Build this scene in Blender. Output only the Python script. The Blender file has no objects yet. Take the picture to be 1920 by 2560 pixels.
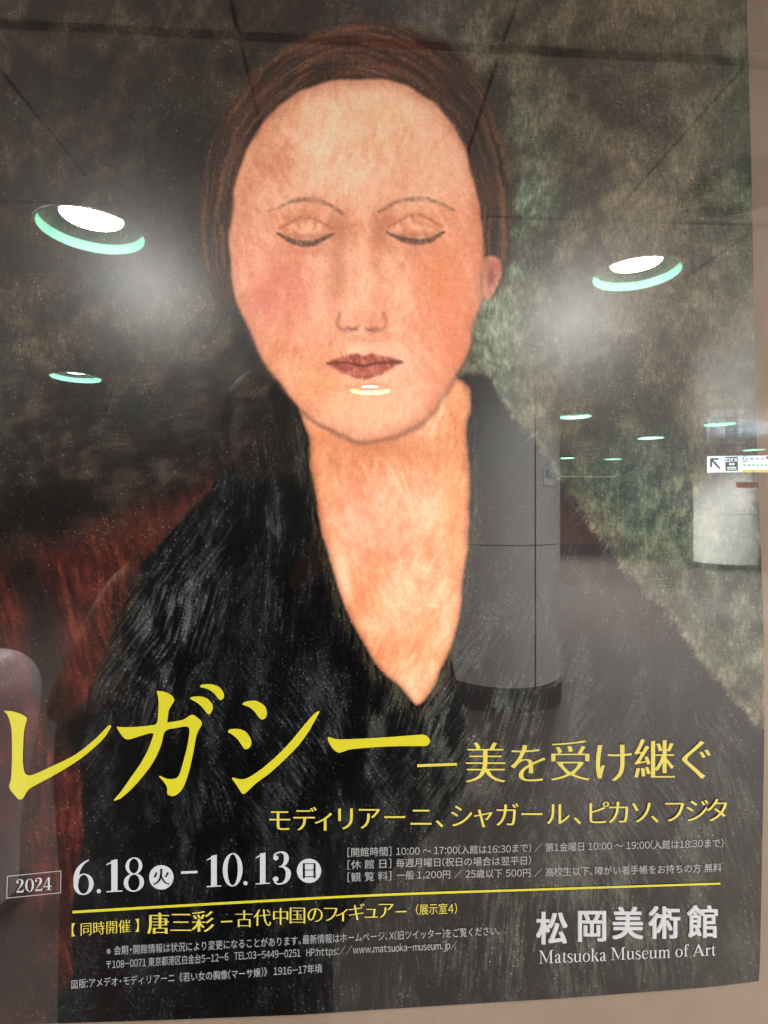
import bpy, bmesh, math, random
import numpy as np
from mathutils import Vector, Matrix

random.seed(5)
RNG = np.random.default_rng(7)
scene = bpy.context.scene
COL = scene.collection

# ------------------------------------------------------------------ camera, world, exposure
F = 1350.0            # focal length in photograph pixels (1920 x 2560)
HOR = 1265.0          # eye level row
DIST = 0.50          # camera to poster
EYE = 1.5
YAW = math.atan(80 / 1350)
cam_d = bpy.data.cameras.new('camera')
cam = bpy.data.objects.new('camera', cam_d)
COL.objects.link(cam)
cam.location = (0.0, -DIST, EYE)
cam.rotation_euler = (math.radians(90), 0, -YAW)
cam_d.sensor_fit = 'VERTICAL'
cam_d.sensor_height = 36.0
cam_d.lens = F / 2560 * 36.0
cam_d.shift_y = -(1280 - HOR) / 2560
cam_d.clip_start = 0.01
cam_d.clip_end = 200
scene.camera = cam

world = bpy.data.worlds.new('World')
scene.world = world
world.use_nodes = True
bg = world.node_tree.nodes['Background']
bg.inputs[0].default_value = (0.86, 0.93, 1.0, 1)
bg.inputs[1].default_value = 0.25
LAMP_W = 60.0
scene.view_settings.view_transform = 'Standard'
scene.view_settings.look = 'None'
scene.view_settings.exposure = 0.0
scene.view_settings.gamma = 1.0
scene.render.engine = 'CYCLES'
scene.cycles.use_denoising = True
scene.cycles.max_bounces = 8
scene.cycles.sample_clamp_indirect = 6.0
scene.cycles.sample_clamp_direct = 0.0
scene.cycles.caustics_reflective = False


# ------------------------------------------------------------------ helpers
def link(o, parent=None):
    COL.objects.link(o)
    if parent is not None:
        o.parent = parent
    return o


def tag(o, label=None, cat=None, group=None, kind=None):
    for k, v in (('label', label), ('category', cat), ('group', group), ('kind', kind)):
        if v:
            o[k] = v
    return o


def empty(name, loc=(0, 0, 0)):
    o = bpy.data.objects.new(name, None)
    o.location = loc
    o.empty_display_size = 0.05
    return link(o)


def mesh_obj(name, bm, mat, parent=None, smooth=False):
    me = bpy.data.meshes.new(name)
    bm.normal_update()
    if smooth:
        for e in bm.edges:
            if len(e.link_faces) == 2 and e.calc_face_angle(0) > 0.6:
                e.smooth = False
    bm.to_mesh(me)
    bm.free()
    if smooth:
        for p in me.polygons:
            p.use_smooth = True
    me.materials.append(mat)
    o = bpy.data.objects.new(name, me)
    link(o, parent)
    if parent is not None:
        # geometry is written in world coordinates
        o.matrix_parent_inverse = Matrix.Translation(-parent.location) if parent.parent is None else Matrix.Identity(4)
    return o


def box(bm, x0, x1, y0, y1, z0, z1, bevel=0.0):
    r = bmesh.ops.create_cube(bm, size=1)
    vs = r['verts']
    for v in vs:
        v.co = Vector(((x0 + x1) / 2 + v.co.x * (x1 - x0), (y0 + y1) / 2 + v.co.y * (y1 - y0), (z0 + z1) / 2 + v.co.z * (z1 - z0)))
    if bevel:
        es = list({e for v in vs for e in v.link_edges})
        bmesh.ops.bevel(bm, geom=es, offset=bevel, segments=2, affect='EDGES')
    return bm


def lathe(bm, prof, cx, cy, n=64, cap=False):
    rings = []
    for r, z in prof:
        rings.append([bm.verts.new((cx + r * math.cos(2 * math.pi * i / n), cy + r * math.sin(2 * math.pi * i / n), z)) for i in range(n)])
    for a, b in zip(rings[:-1], rings[1:]):
        for i in range(n):
            bm.faces.new((a[i], a[(i + 1) % n], b[(i + 1) % n], b[i]))
    if cap:
        bm.faces.new(rings[-1])
        bm.faces.new(list(reversed(rings[0])))
    return bm


def cam_ray(x, y):
    c, s = math.cos(YAW), math.sin(YAW)
    rx, ry, rz = (x - 960.0) / F, 1.0, (HOR - y) / F
    # camera turned clockwise by YAW
    return rx * c + ry * s, -rx * s + ry * c, rz


def on_poster(x, y):
    """photograph pixel -> point of the poster plane (world x, z)."""
    dx, dy, dz = cam_ray(x, y)
    t = DIST / dy
    return dx * t, EYE + dz * t


def seen_in_glass(x, y, D):
    """Where a thing stands in the hall that the glass mirrors at pixel (x, y), D metres of light path deep."""
    dx, dy, dz = cam_ray(x, y)
    t = D / dy
    return dx * t, -(D - DIST), EYE + dz * t


def lin(c):
    c = np.asarray(c, dtype=np.float64) / 255.0
    return np.where(c <= 0.04045, c / 12.92, ((c + 0.055) / 1.055) ** 2.4)


def rgb(r, g, b):
    a = lin((r, g, b))
    return (float(a[0]), float(a[1]), float(a[2]), 1.0)


def material(name, color=(0.5, 0.5, 0.5, 1), rough=0.5, spec=0.5, metal=0.0, noise=0.0, nscale=8.0, bump=0.0, bscale=60.0,
             emit=None, estr=0.0, coat=0.0, coat_ior=1.5):
    m = bpy.data.materials.new(name)
    m.use_nodes = True
    nt = m.node_tree
    b = nt.nodes['Principled BSDF']
    b.inputs['Base Color'].default_value = color
    b.inputs['Roughness'].default_value = rough
    b.inputs['Specular IOR Level'].default_value = spec
    b.inputs['Metallic'].default_value = metal
    if coat:
        b.inputs['Coat Weight'].default_value = coat
        b.inputs['Coat IOR'].default_value = coat_ior
        b.inputs['Coat Roughness'].default_value = 0.0
    if emit:
        b.inputs['Emission Color'].default_value = emit
        b.inputs['Emission Strength'].default_value = estr
    tc = nt.nodes.new('ShaderNodeTexCoord')
    if noise:
        n = nt.nodes.new('ShaderNodeTexNoise')
        n.inputs['Scale'].default_value = nscale
        n.inputs['Detail'].default_value = 6
        nt.links.new(tc.outputs['Object'], n.inputs['Vector'])
        r = nt.nodes.new('ShaderNodeValToRGB')
        lo = [max(0, c * (1 - noise)) for c in color[:3]]
        hi = [min(1, c * (1 + noise)) for c in color[:3]]
        r.color_ramp.elements[0].color = (*lo, 1)
        r.color_ramp.elements[1].color = (*hi, 1)
        r.color_ramp.elements[0].position = 0.3
        r.color_ramp.elements[1].position = 0.7
        nt.links.new(n.outputs['Fac'], r.inputs['Fac'])
        nt.links.new(r.outputs['Color'], b.inputs['Base Color'])
    if bump:
        n = nt.nodes.new('ShaderNodeTexNoise')
        n.inputs['Scale'].default_value = bscale
        n.inputs['Detail'].default_value = 4
        nt.links.new(tc.outputs['Object'], n.inputs['Vector'])
        bp = nt.nodes.new('ShaderNodeBump')
        bp.inputs['Strength'].default_value = bump
        bp.inputs['Distance'].default_value = 0.002
        nt.links.new(n.outputs['Fac'], bp.inputs['Height'])
        nt.links.new(bp.outputs['Normal'], b.inputs['Normal'])
    return m


GLASS_IOR = 1.72      # both faces of the clear glossy cover sheet together


def bulge_normal(nt, bsdf, bump_strength):
    """The paper behind its clear cover is not quite flat: it bows out a little; only its own soft sheen shows it, the cover stays flat."""
    g = nt.nodes.new('ShaderNodeNewGeometry')
    sub = nt.nodes.new('ShaderNodeVectorMath'); sub.operation = 'SUBTRACT'
    sub.inputs[1].default_value = (-0.01, 0.0, 1.49)
    nt.links.new(g.outputs['Position'], sub.inputs[0])
    mul = nt.nodes.new('ShaderNodeVectorMath'); mul.operation = 'MULTIPLY'
    mul.inputs[1].default_value = (0.27, 0.0, 0.25)
    nt.links.new(sub.outputs[0], mul.inputs[0])
    add = nt.nodes.new('ShaderNodeVectorMath'); add.operation = 'ADD'
    add.inputs[1].default_value = (0, -1, 0)
    nt.links.new(mul.outputs[0], add.inputs[0])
    nor = nt.nodes.new('ShaderNodeVectorMath'); nor.operation = 'NORMALIZE'
    nt.links.new(add.outputs[0], nor.inputs[0])
    tx = nt.nodes.new('ShaderNodeTexNoise')
    tx.inputs['Scale'].default_value = 900
    tx.inputs['Detail'].default_value = 3
    nt.links.new(g.outputs['Position'], tx.inputs['Vector'])
    bp = nt.nodes.new('ShaderNodeBump')
    bp.inputs['Strength'].default_value = bump_strength
    bp.inputs['Distance'].default_value = 0.0004
    nt.links.new(tx.outputs['Fac'], bp.inputs['Height'])
    nt.links.new(nor.outputs[0], bp.inputs['Normal'])
    nt.links.new(bp.outputs['Normal'], bsdf.inputs['Normal'])


def print_material(name, color=None, attr=None):
    m = bpy.data.materials.new(name)
    m.use_nodes = True
    nt = m.node_tree
    b = nt.nodes['Principled BSDF']
    b.inputs['Roughness'].default_value = 0.29
    b.inputs['Specular IOR Level'].default_value = 0.30
    b.inputs['Coat Weight'].default_value = 1.0
    b.inputs['Coat IOR'].default_value = GLASS_IOR
    b.inputs['Coat Roughness'].default_value = 0.0
    if attr:
        a = nt.nodes.new('ShaderNodeAttribute')
        a.attribute_name = attr
        g = nt.nodes.new('ShaderNodeNewGeometry')
        w = nt.nodes.new('ShaderNodeTexNoise')      # weave of the canvas in the printed picture
        w.inputs['Scale'].default_value = 620
        w.inputs['Detail'].default_value = 2
        nt.links.new(g.outputs['Position'], w.inputs['Vector'])
        mr = nt.nodes.new('ShaderNodeMapRange')
        mr.inputs['From Min'].default_value = 0.3
        mr.inputs['From Max'].default_value = 0.7
        mr.inputs['To Min'].default_value = 0.93
        mr.inputs['To Max'].default_value = 1.06
        nt.links.new(w.outputs['Fac'], mr.inputs['Value'])
        mx = nt.nodes.new('ShaderNodeVectorMath'); mx.operation = 'SCALE'
        nt.links.new(a.outputs['Color'], mx.inputs[0])
        nt.links.new(mr.outputs['Result'], mx.inputs['Scale'])
        nt.links.new(mx.outputs[0], b.inputs['Base Color'])
    else:
        b.inputs['Base Color'].default_value = color
    bulge_normal(nt, b, 0.10 if attr else 0.05)
    return m


def catmull(pts, n=8, closed=True):
    P = np.array(pts, float)
    out = []
    N = len(P)
    rng = range(N) if closed else range(N - 1)
    for i in rng:
        p0 = P[(i - 1) % N] if closed or i > 0 else 2 * P[0] - P[1]
        p1 = P[i]; p2 = P[(i + 1) % N]
        p3 = P[(i + 2) % N] if closed or i + 2 < N else 2 * P[-1] - P[-2]
        for k in range(n):
            u = k / n
            out.append(0.5 * ((2 * p1) + (-p0 + p2) * u + (2 * p0 - 5 * p1 + 4 * p2 - p3) * u * u + (-p0 + 3 * p1 - 3 * p2 + p3) * u ** 3))
    if not closed:
        out.append(P[-1])
    return np.array(out)


# ------------------------------------------------------------------ the station hall (the glossy cover mirrors it)
H = 1.15
ZC = EYE + H
M_floor = material('hall floor stone', rgb(84, 76, 73), 0.55, 0.15, noise=0.12, nscale=3)
M_ceil = material('ceiling panel', rgb(196, 193, 190), 0.16, 0.5, noise=0.04, nscale=2)
M_joint = material('dark joint', rgb(52, 49, 48), 0.8, 0.2)
M_col = material('column enamel', rgb(205, 206, 208), 0.45, 0.3, noise=0.03, nscale=3)
M_plinth = material('dark plinth', rgb(40, 40, 42), 0.5, 0.4)
M_redwall = material('red brown panel', rgb(92, 54, 47), 0.5, 0.3, noise=0.1, nscale=4)
M_beige = material('beige hall wall', rgb(190, 172, 156), 0.6, 0.3, noise=0.06, nscale=2)
M_teal = material('lamp ring glass', rgb(70, 130, 104), 0.4, 0.3, emit=rgb(122, 226, 182), estr=5.6)
M_reflector = material('lamp reflector', rgb(70, 84, 76), 0.5, 0.3)
M_offring = material('unlit lamp ring', rgb(40, 62, 54), 0.4, 0.4)
M_lens = material('lamp lens', (1, 1, 1, 1), 0.5, 0.2, emit=(1, 0.98, 0.94, 1), estr=40)

bm = bmesh.new(); box(bm, -10, 16, -40, 0.6, -0.1, 0.0)
tag(mesh_obj('floor', bm, M_floor), kind='structure')
bm = bmesh.new()
for (x0, x1, z0, z1) in ((-10, 16, 0, 0.55), (-10, 16, 2.55, 3.2), (-10, -0.8, 0.55, 2.55), (0.85, 16, 0.55, 2.55)):
    box(bm, x0, x1, 0.03, 0.3, z0, z1)
tag(mesh_obj('wall', bm, M_beige), 'beige station wall around the lit poster case', 'wall')
bm = bmesh.new(); box(bm, -10, 16, -40.3, -40, 0, 3.2)
tag(mesh_obj('hall_end_wall', bm, M_beige), 'pale end wall closing the far side of the hall', 'wall')
bm = bmesh.new(); box(bm, -10.3, -10, -40, 0.6, 0, 3.2)
tag(mesh_obj('hall_side_wall', bm, M_beige), 'pale side wall of the hall beside the round pedestal', 'wall')

LAMPS = [  # pixel of the lamp opening in the mirror image, lit?
    (230, 600, 1), (1590, 670, 1), (1862, 432, 0), (190, 955, 1), (925, 977, 1), (1437, 1037, 1), (1800, 1053, 1),
    (1627, 1090, 1), (1415, 1143, 1), (1533, 1145, 1), (1700, 1073, 0), (1885, 1119, 1)]
lamp_at = []
for (x, y, lit) in LAMPS:
    D = H * F / (HOR - y)
    wx, wy, _ = seen_in_glass(x, y, D)
    lamp_at.append((wx, wy, lit))
extra = [(-3.1, -1.3, 1), (3.1, -1.3, 1), (-5.6, -4.4, 1), (4.0, -2.5, 1), (-3.6, -2.6, 1)]  # unseen lamps added to brighten the poster and the near column
for (x, y) in ((1235, 1146), (1310, 1158)):  # two more added lamps, hidden by the near column, brighten the far hall
    D = H * F / (HOR - y)
    wx, wy, _ = seen_in_glass(x, y, D)
    extra.append((wx, wy, 1))
lamp_at += extra
R_L = 0.202


def flat_fill(name, contours, z, mat, parent=None):
    cu = bpy.data.curves.new(name, 'CURVE')
    cu.dimensions = '2D'
    cu.fill_mode = 'BOTH'
    for c in contours:
        s = cu.splines.new('POLY')
        s.points.add(len(c) - 1)
        for p, q in zip(s.points, c):
            p.co = (q[0], q[1], 0, 1)
        s.use_cyclic_u = True
    t = bpy.data.objects.new('tmp', cu)
    COL.objects.link(t)
    dg = bpy.context.evaluated_depsgraph_get()
    me = bpy.data.meshes.new_from_object(t.evaluated_get(dg))
    bpy.data.objects.remove(t)
    bpy.data.curves.remove(cu)
    me.name = name
    return me


conts = [[(-10, -40), (16, -40), (16, 0.03), (-10, 0.03)]]
for (wx, wy, lit) in lamp_at:
    conts.append([(wx + R_L * math.cos(a * math.pi / 24), wy + R_L * math.sin(a * math.pi / 24)) for a in range(48)])
me = flat_fill('ceiling', conts, ZC, M_ceil)
me.materials.clear(); me.materials.append(M_ceil)
ceil = bpy.data.objects.new('ceiling', me)
ceil.location = (0, 0, ZC)
link(ceil); tag(ceil, kind='structure')
def spans(lo, hi, fixed, axis):
    """pieces of a joint line that keep clear of the lamp openings."""
    cuts = []
    for (wx, wy, lit) in lamp_at:
        p, q = (wx, wy) if axis == 'y' else (wy, wx)
        if abs(p - fixed) < R_L + .012:
            h = math.sqrt((R_L + .012) ** 2 - (p - fixed) ** 2)
            cuts.append((q - h, q + h))
    out, c0 = [], lo
    for a, b in sorted(cuts):
        if a > c0:
            out.append((c0, a))
        c0 = max(c0, b)
    if hi > c0:
        out.append((c0, hi))
    return out


bm = bmesh.new()
for k in range(-9, 16):
    X = -0.925 + 0.65 * k
    if -10 < X < 15:
        for a, b in spans(-39.9, 0, X, 'y'):
            box(bm, X - 0.0045, X + 0.0045, a, b, ZC - 0.002, ZC - 0.001)
for D in [0.562 + 0.776 * i for i in range(50)]:
    w = 0.011 if abs(D - 1.338) < .01 else 0.0045
    y = -(D - DIST)
    if y > -39.8:
        for a, b in spans(-10, 15.9, y, 'x'):
            box(bm, a, b, y - w, y + w, ZC - 0.004, ZC - 0.003)
o = mesh_obj('ceiling_joint_lines', bm, M_joint)
tag(o, kind='structure')

lamp_src = {}


def make_lamp(lit):
    root = empty('ceiling_lamp')
    bm = bmesh.new(); lathe(bm, [(0.202, 0.0), (0.197, 0.042)], 0, 0)
    mesh_obj('glass_ring', bm, M_teal if lit else M_offring, root, True)
    bm = bmesh.new(); lathe(bm, [(0.197, 0.0425), (0.168, 0.058), (0.122, 0.064)], 0, 0)
    mesh_obj('reflector', bm, M_reflector if lit else M_offring, root, True)
    bm = bmesh.new(); lathe(bm, [(0.210, -0.004), (0.2025, -0.0035)], 0, 0)
    mesh_obj('trim', bm, M_ceil, root, True)
    bm = bmesh.new(); bmesh.ops.create_circle(bm, cap_ends=True, radius=0.124, segments=48)
    for v in bm.verts:
        v.co.z = 0.0645
    mesh_obj('lens', bm, M_lens if lit else M_offring, root)
    return root


def dup(root):
    r = root.copy(); COL.objects.link(r)
    for ch in root.children:
        c = ch.copy(); COL.objects.link(c); c.parent = r
    return r


lamp_labels = ['lit round ceiling lamp mirrored beside the brown hair', 'lit round ceiling lamp mirrored over the grey green paint',
               'unlit dark ceiling lamp mirrored at the poster edge', 'teal lit ceiling lamp mirrored above the dark brown drape',
               'small lit ceiling lamp mirrored on the painted chin', 'lit ceiling lamp mirrored just beside the near column',
               'lit ceiling lamp mirrored above the hanging direction sign', 'lit ceiling lamp between near column and hanging sign',
               'distant lit ceiling lamp close to the near column edge', 'distant lit ceiling lamp above the red brown partition',
               'unlit distant ceiling lamp beside the hanging sign', 'lit ceiling lamp between hanging sign and far white column', 'added lit lamp near the poster wall above pedestal, brightens the poster',
               'added lit lamp near the poster wall beyond unlit one, brightens the poster', 'added lit ceiling lamp near the hall side wall',
               'added lit lamp on the poster wall side, brightens the near column', 'added lit ceiling lamp between poster wall and pale side wall', 'added lit lamp hidden by the near column, brightens the far hall', 'second added lamp hidden by the near column, brightens the far hall']
first_lit = make_lamp(True)
first_off = make_lamp(False)
used = set()
for i, (wx, wy, lit) in enumerate(lamp_at):
    src = first_lit if lit else first_off
    if lit in used:
        o = dup(src)
    else:
        o = src
        used.add(lit)
    o.location = (wx, wy, ZC)
    for ch in o.children:
        ch.matrix_parent_inverse = Matrix.Identity(4)
    tag(o, lamp_labels[i], 'ceiling lamp', 'round lamps in the hall ceiling')
    if lit:
        ld = bpy.data.lights.new('lamp_light', 'AREA')
        ld.shape = 'DISK'
        ld.size = 0.235
        ld.energy = 142.0 if i in (12, 13) else 300.0 if i == 15 else 60.0 if i == 16 else LAMP_W * (9.0 if (wy < -5 and wx > 2) else 1.6 if wy < -4 else 0.9)
        ld.color = (1.0, 0.965, 0.91)
        lo = bpy.data.objects.new('lamp_light', ld)
        lo.location = (0, 0, 0.061)
        COL.objects.link(lo)
        lo.parent = o

# near column
D = EYE * F / (1790 - HOR)
RC = 148.0 / F * D / (1 - 148.0 / F)
cx, cy, _ = seen_in_glass(1247, 1300, D + RC)
col_o = empty('column', (cx, cy, 0))
bm = bmesh.new()
levels = [0.17, 1.21, 2.25, ZC - 0.005]
for a, b in zip(levels[:-1], levels[1:]):
    lathe(bm, [(RC - 0.015, a + 0.001), (RC, a + 0.006), (RC, b - 0.006), (RC - 0.015, b - 0.001)], cx, cy, 96)
mesh_obj('cladding', bm, M_col, col_o, True)
bm = bmesh.new(); lathe(bm, [(RC - 0.02, 0.12), (RC - 0.02, ZC - 0.006)], cx, cy, 96)
# vertical joint lines of the cladding
for ang in (-0.25 * math.pi + 0.12, 0.40 * math.pi, 1.2 * math.pi):
    px, py = cx + RC * math.cos(ang), cy + RC * math.sin(ang)
    t = Vector((-math.sin(ang), math.cos(ang), 0)) * 0.006
    n = Vector((math.cos(ang), math.sin(ang), 0)) * 0.001
    p = Vector((px, py, 0)) + n
    vs = [bm.verts.new((p - t + Vector((0, 0, .17)))), bm.verts.new((p + t + Vector((0, 0, .17)))), bm.verts.new((p + t + Vector((0, 0, ZC - .01)))), bm.verts.new((p - t + Vector((0, 0, ZC - .01))))]
    bm.faces.new(vs)
mesh_obj('joint', bm, M_joint, col_o)
bm = bmesh.new(); lathe(bm, [(RC + 0.012, 0.0), (RC + 0.012, 0.15), (RC - 0.01, 0.165)], cx, cy, 96)
mesh_obj('plinth', bm, M_plinth, col_o, True)
tag(col_o, 'near grey enamel column with dark joints and dark plinth', 'column')

# far column with its notice
D2 = EYE * F / (1432 - HOR)
c2x, c2y, _ = seen_in_glass(1815, 1300, D2 + 0.5)
R2 = 77.0 / F * D2
col2 = empty('column', (c2x, c2y, 0))
bm = bmesh.new()
for a, b in zip((0.13, 1.3, ), (1.3, ZC - 0.005)):
    lathe(bm, [(R2 - 0.02, a + 0.002), (R2, a + 0.008), (R2, b - 0.008), (R2 - 0.02, b - 0.002)], c2x, c2y, 96)
mesh_obj('cladding', bm, material('white enamel', rgb(225, 228, 228), 0.3, 0.5), col2, True)
bm = bmesh.new(); lathe(bm, [(R2 - 0.024, 0.1), (R2 - 0.024, ZC - 0.006)], c2x, c2y, 96); mesh_obj('joint', bm, M_joint, col2)
bm = bmesh.new(); lathe(bm, [(R2 + 0.03, 0.0), (R2 + 0.03, 0.11), (R2, 0.125)], c2x, c2y, 96); mesh_obj('plinth', bm, M_plinth, col2, True)
tag(col2, 'far white column with a notice under the hanging sign', 'column')

M_white = material('white card', rgb(232, 234, 236), 0.5, 0.3)
M_maroon = material('maroon band', rgb(140, 40, 48), 0.5, 0.3)
M_ink = material('dark ink', rgb(40, 42, 60), 0.5, 0.3)


def curved_patch(bm, cx, cy, r, a0, a1, z0, z1, n=10):
    lo, hi = [], []
    for i in range(n + 1):
        a = a0 + (a1 - a0) * i / n
        lo.append(bm.verts.new((cx + r * math.cos(a), cy + r * math.sin(a), z0)))
        hi.append(bm.verts.new((cx + r * math.cos(a), cy + r * math.sin(a), z1)))
    for i in range(n):
        bm.faces.new((lo[i], lo[i + 1], hi[i + 1], hi[i]))


nt_o = empty('notice', (c2x, c2y + R2, 1.5))
aa, ab = math.radians(54), math.radians(109)
bm = bmesh.new(); curved_patch(bm, c2x, c2y, R2 + 0.004, aa, ab, 1.40, 2.06); mesh_obj('sheet', bm, M_white, nt_o)
bm = bmesh.new(); curved_patch(bm, c2x, c2y, R2 + 0.008, aa, ab, 1.92, 2.05); mesh_obj('header_band', bm, M_maroon, nt_o)
bm = bmesh.new()
for k in range(9):
    curved_patch(bm, c2x, c2y, R2 + 0.008, aa + 0.03, aa + 0.35 + 0.22 * ((k * 7) % 5) / 5, 1.47 + 0.048 * k, 1.483 + 0.048 * k)
mesh_obj('text_lines', bm, M_ink, nt_o)
tag(nt_o, 'notice sheet with maroon header on the far white column', 'notice')

# two plaques on the near column
for i, (ang, zc, lab, acc) in enumerate(((math.radians(56), 1.72, 'small pale plaque facing out from the near column', rgb(150, 175, 200)),
                                         (math.radians(22), 1.80, 'small blue and white plaque at the near column edge', rgb(70, 110, 175)))):
    p = empty('plaque', (cx + RC * math.cos(ang), cy + RC * math.sin(ang), zc))
    w = 0.06 / RC
    bm = bmesh.new(); curved_patch(bm, cx, cy, RC + 0.006, ang - w, ang + w, zc - 0.07, zc + 0.07); mesh_obj('plate', bm, M_white, p)
    bm = bmesh.new(); curved_patch(bm, cx, cy, RC + 0.009, ang - w * .7, ang + w * .7, zc - 0.01, zc + 0.055); mesh_obj('mark', bm, material('plaque mark', acc, 0.5), p)
    tag(p, lab, 'plaque')

# red-brown partition with dark kick board, beam with a thin light line
D3 = EYE * F / (1390 - HOR)
xa = seen_in_glass(1180, 1300, D3)[0]; xb = seen_in_glass(1560, 1300, D3)[0]; yp = -(D3 - DIST)
part = empty('partition', ((xa + xb) / 2, yp, 0))
bm = bmesh.new(); box(bm, xa, xb, yp - 0.2, yp, 0.32, 2.12, 0.01); mesh_obj('panel', bm, M_redwall, part)
bm = bmesh.new(); box(bm, xa - 0.01, xb + 0.01, yp - 0.21, yp + 0.02, 0.0, 0.315); mesh_obj('kick_board', bm, M_plinth, part)
tag(part, 'red brown partition with black kick board behind the near column', 'partition')
bm = bmesh.new(); box(bm, xa, xb + 1.3, yp - 3.1, yp - 3.0, ZC - 0.10, ZC - 0.05)
tag(mesh_obj('light_strip', bm, material('strip glow', (1, 1, 1, 1), 0.5, emit=rgb(255, 240, 200), estr=1.6)), 'thin glowing strip under the far ceiling', 'light strip')

# hanging direction sign (the glass shows it reversed)
Ds = 9.83
sx, sy, sz0 = seen_in_glass(1766, 1183, Ds)
sz1 = seen_in_glass(1766, 1139, Ds)[2]
sgn = empty('hanging_sign', (sx + 1.2, sy, sz1))
M_lit = material('lit sign face', rgb(225, 238, 242), 0.4, 0.3, emit=rgb(215, 238, 255), estr=16)
M_sink = material('sign ink', rgb(35, 38, 75), 0.5, 0.2)
M_syel = material('sign yellow', rgb(245, 205, 70), 0.5, 0.2, emit=rgb(245, 200, 70), estr=11.0)
M_sred = material('sign red', rgb(225, 60, 60), 0.5, 0.2, emit=rgb(230, 60, 60), estr=2.5)
M_case = material('sign case', rgb(150, 152, 158), 0.4, 0.5)
ry = 0.12    # turned: the far end lies deeper in the hall
bm = bmesh.new(); box(bm, 0, 2.4, -0.16, -0.005, 0, sz1 - sz0, 0.004); case = mesh_obj('case', bm, M_case)
SH = sz1 - sz0


def sq(bm, x0, x1, z0, z1, y=0.0):
    bm.faces.new([bm.verts.new((x0, y, z0)), bm.verts.new((x1, y, z0)), bm.verts.new((x1, y, z1)), bm.verts.new((x0, y, z1))])


bm = bmesh.new(); sq(bm, 0.012, 2.39, 0.012, SH - 0.012); face_ = mesh_obj('lit_face', bm, M_lit)
bm = bmesh.new(); sq(bm, 0.62, 2.39, 0.014, 0.06, 0.004); yel = mesh_obj('colour_stripe', bm, M_syel)
bm = bmesh.new(); bmesh.ops.create_circle(bm, cap_ends=True, radius=0.035, segments=24, matrix=Matrix.Translation((1.07, 0.004, SH * .84)) @ Matrix.Rotation(math.pi / 2, 4, 'X')); red = mesh_obj('route_dot', bm, M_sred)
bm = bmesh.new()
w = 0.018


def bar(bm, x0, z0, x1, z1, w, y):
    d = Vector((x1 - x0, 0, z1 - z0)).normalized()
    n = Vector((-d.z, 0, d.x)) * w
    a, b = Vector((x0, y, z0)), Vector((x1, y, z1))
    bm.faces.new([bm.verts.new(a - n), bm.verts.new(b - n), bm.verts.new(b + n), bm.verts.new(a + n)])


bar(bm, 0.235, SH * .25, 0.09, SH * .78, w, 0.004)
bar(bm, 0.075, SH * .80, 0.215, SH * .80, w, 0.005)
bar(bm, 0.08, SH * .82, 0.08, SH * .33, w, 0.006)
sq(bm, 0.33, 0.55, SH * .12, SH * .92, 0.004)
for (x0, x1, z0, z1) in ((0.63, 0.642, .62, .9), (0.70, 0.712, .62, .9)):
    sq(bm, x0, x1, SH * z0, SH * z1, 0.004)
for z in (.62, .75, .88):
    sq(bm, 0.642, 0.70, SH * z, SH * z + .012, 0.004)
arrow = mesh_obj('arrow_and_pictogram', bm, M_sink)
bm = bmesh.new()
for z0 in (.19, .29):
    sq(bm, 0.36, 0.52, SH * z0, SH * (z0 + .055), 0.008)
for xx in (.415, .465):
    bmesh.ops.create_circle(bm, cap_ends=True, radius=0.022, segments=16, matrix=Matrix.Translation((xx, 0.008, SH * .5)) @ Matrix.Rotation(math.pi / 2, 4, 'X'))
for q in ((0.35, .64, 0.35, .84), (0.405, .64, 0.405, .84), (0.35, .83, 0.405, .83), (0.35, .65, 0.405, .65), (0.47, .85, 0.425, .74), (0.448, .79, 0.448, .62), (0.485, .85, 0.54, .64), (0.54, .85, 0.48, .63)):
    bar(bm, q[0], SH * q[1], q[2], SH * q[3], 0.007, 0.008)
pict = mesh_obj('white_symbols', bm, M_lit)
bm = bmesh.new()
for k, xx in enumerate((0.76, 0.86, 0.95)):
    sq(bm, xx, xx + 0.06, SH * .72, SH * .86, 0.004)
for k in range(9):
    sq(bm, 0.64 + 0.075 * k, 0.69 + 0.075 * k, SH * .36, SH * .5, 0.004)
tx = mesh_obj('faint_lettering', bm, material('faint sign ink', rgb(150, 190, 200), 0.5, emit=rgb(170, 205, 215), estr=9))
rods = []
for xx in (0.3, 2.1):
    bm = bmesh.new(); box(bm, xx - .012, xx + .012, -0.09, -0.07, SH, ZC - sz0 - .002)
    rods.append(mesh_obj('hanger_rod', bm, M_case))
for o in [case, face_, yel, red, arrow, pict, tx] + rods:
    o.parent = sgn
sgn.location = (sx, sy, sz0)
sgn.rotation_euler = (0, 0, 0.2)
tag(sgn, 'white lit direction sign hanging from ceiling with arrow and navy pictogram', 'sign')

# pale pedestal near the camera side
pd = empty('pedestal', (-1.42, -1.62, 0))
bm = bmesh.new()
lathe(bm, [tuple(q) for q in catmull([(0.14, 0.0), (0.15, 0.3), (0.20, 0.62), (0.215, 0.78), (0.195, 0.87), (0.13, 0.93), (0.002, 0.95)], 6, False)], -1.42, -1.62, 48)
mesh_obj('body', bm, material('pale pinkish plastic', rgb(212, 200, 204), 0.4, 0.4), pd, True)
bm = bmesh.new(); lathe(bm, [(0.17, 0.0), (0.17, 0.03), (0.14, 0.035)], -1.42, -1.62, 48); mesh_obj('foot', bm, M_plinth, pd, True)
tag(pd, 'pale round topped pedestal mirrored beside the yellow title', 'pedestal')

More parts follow.
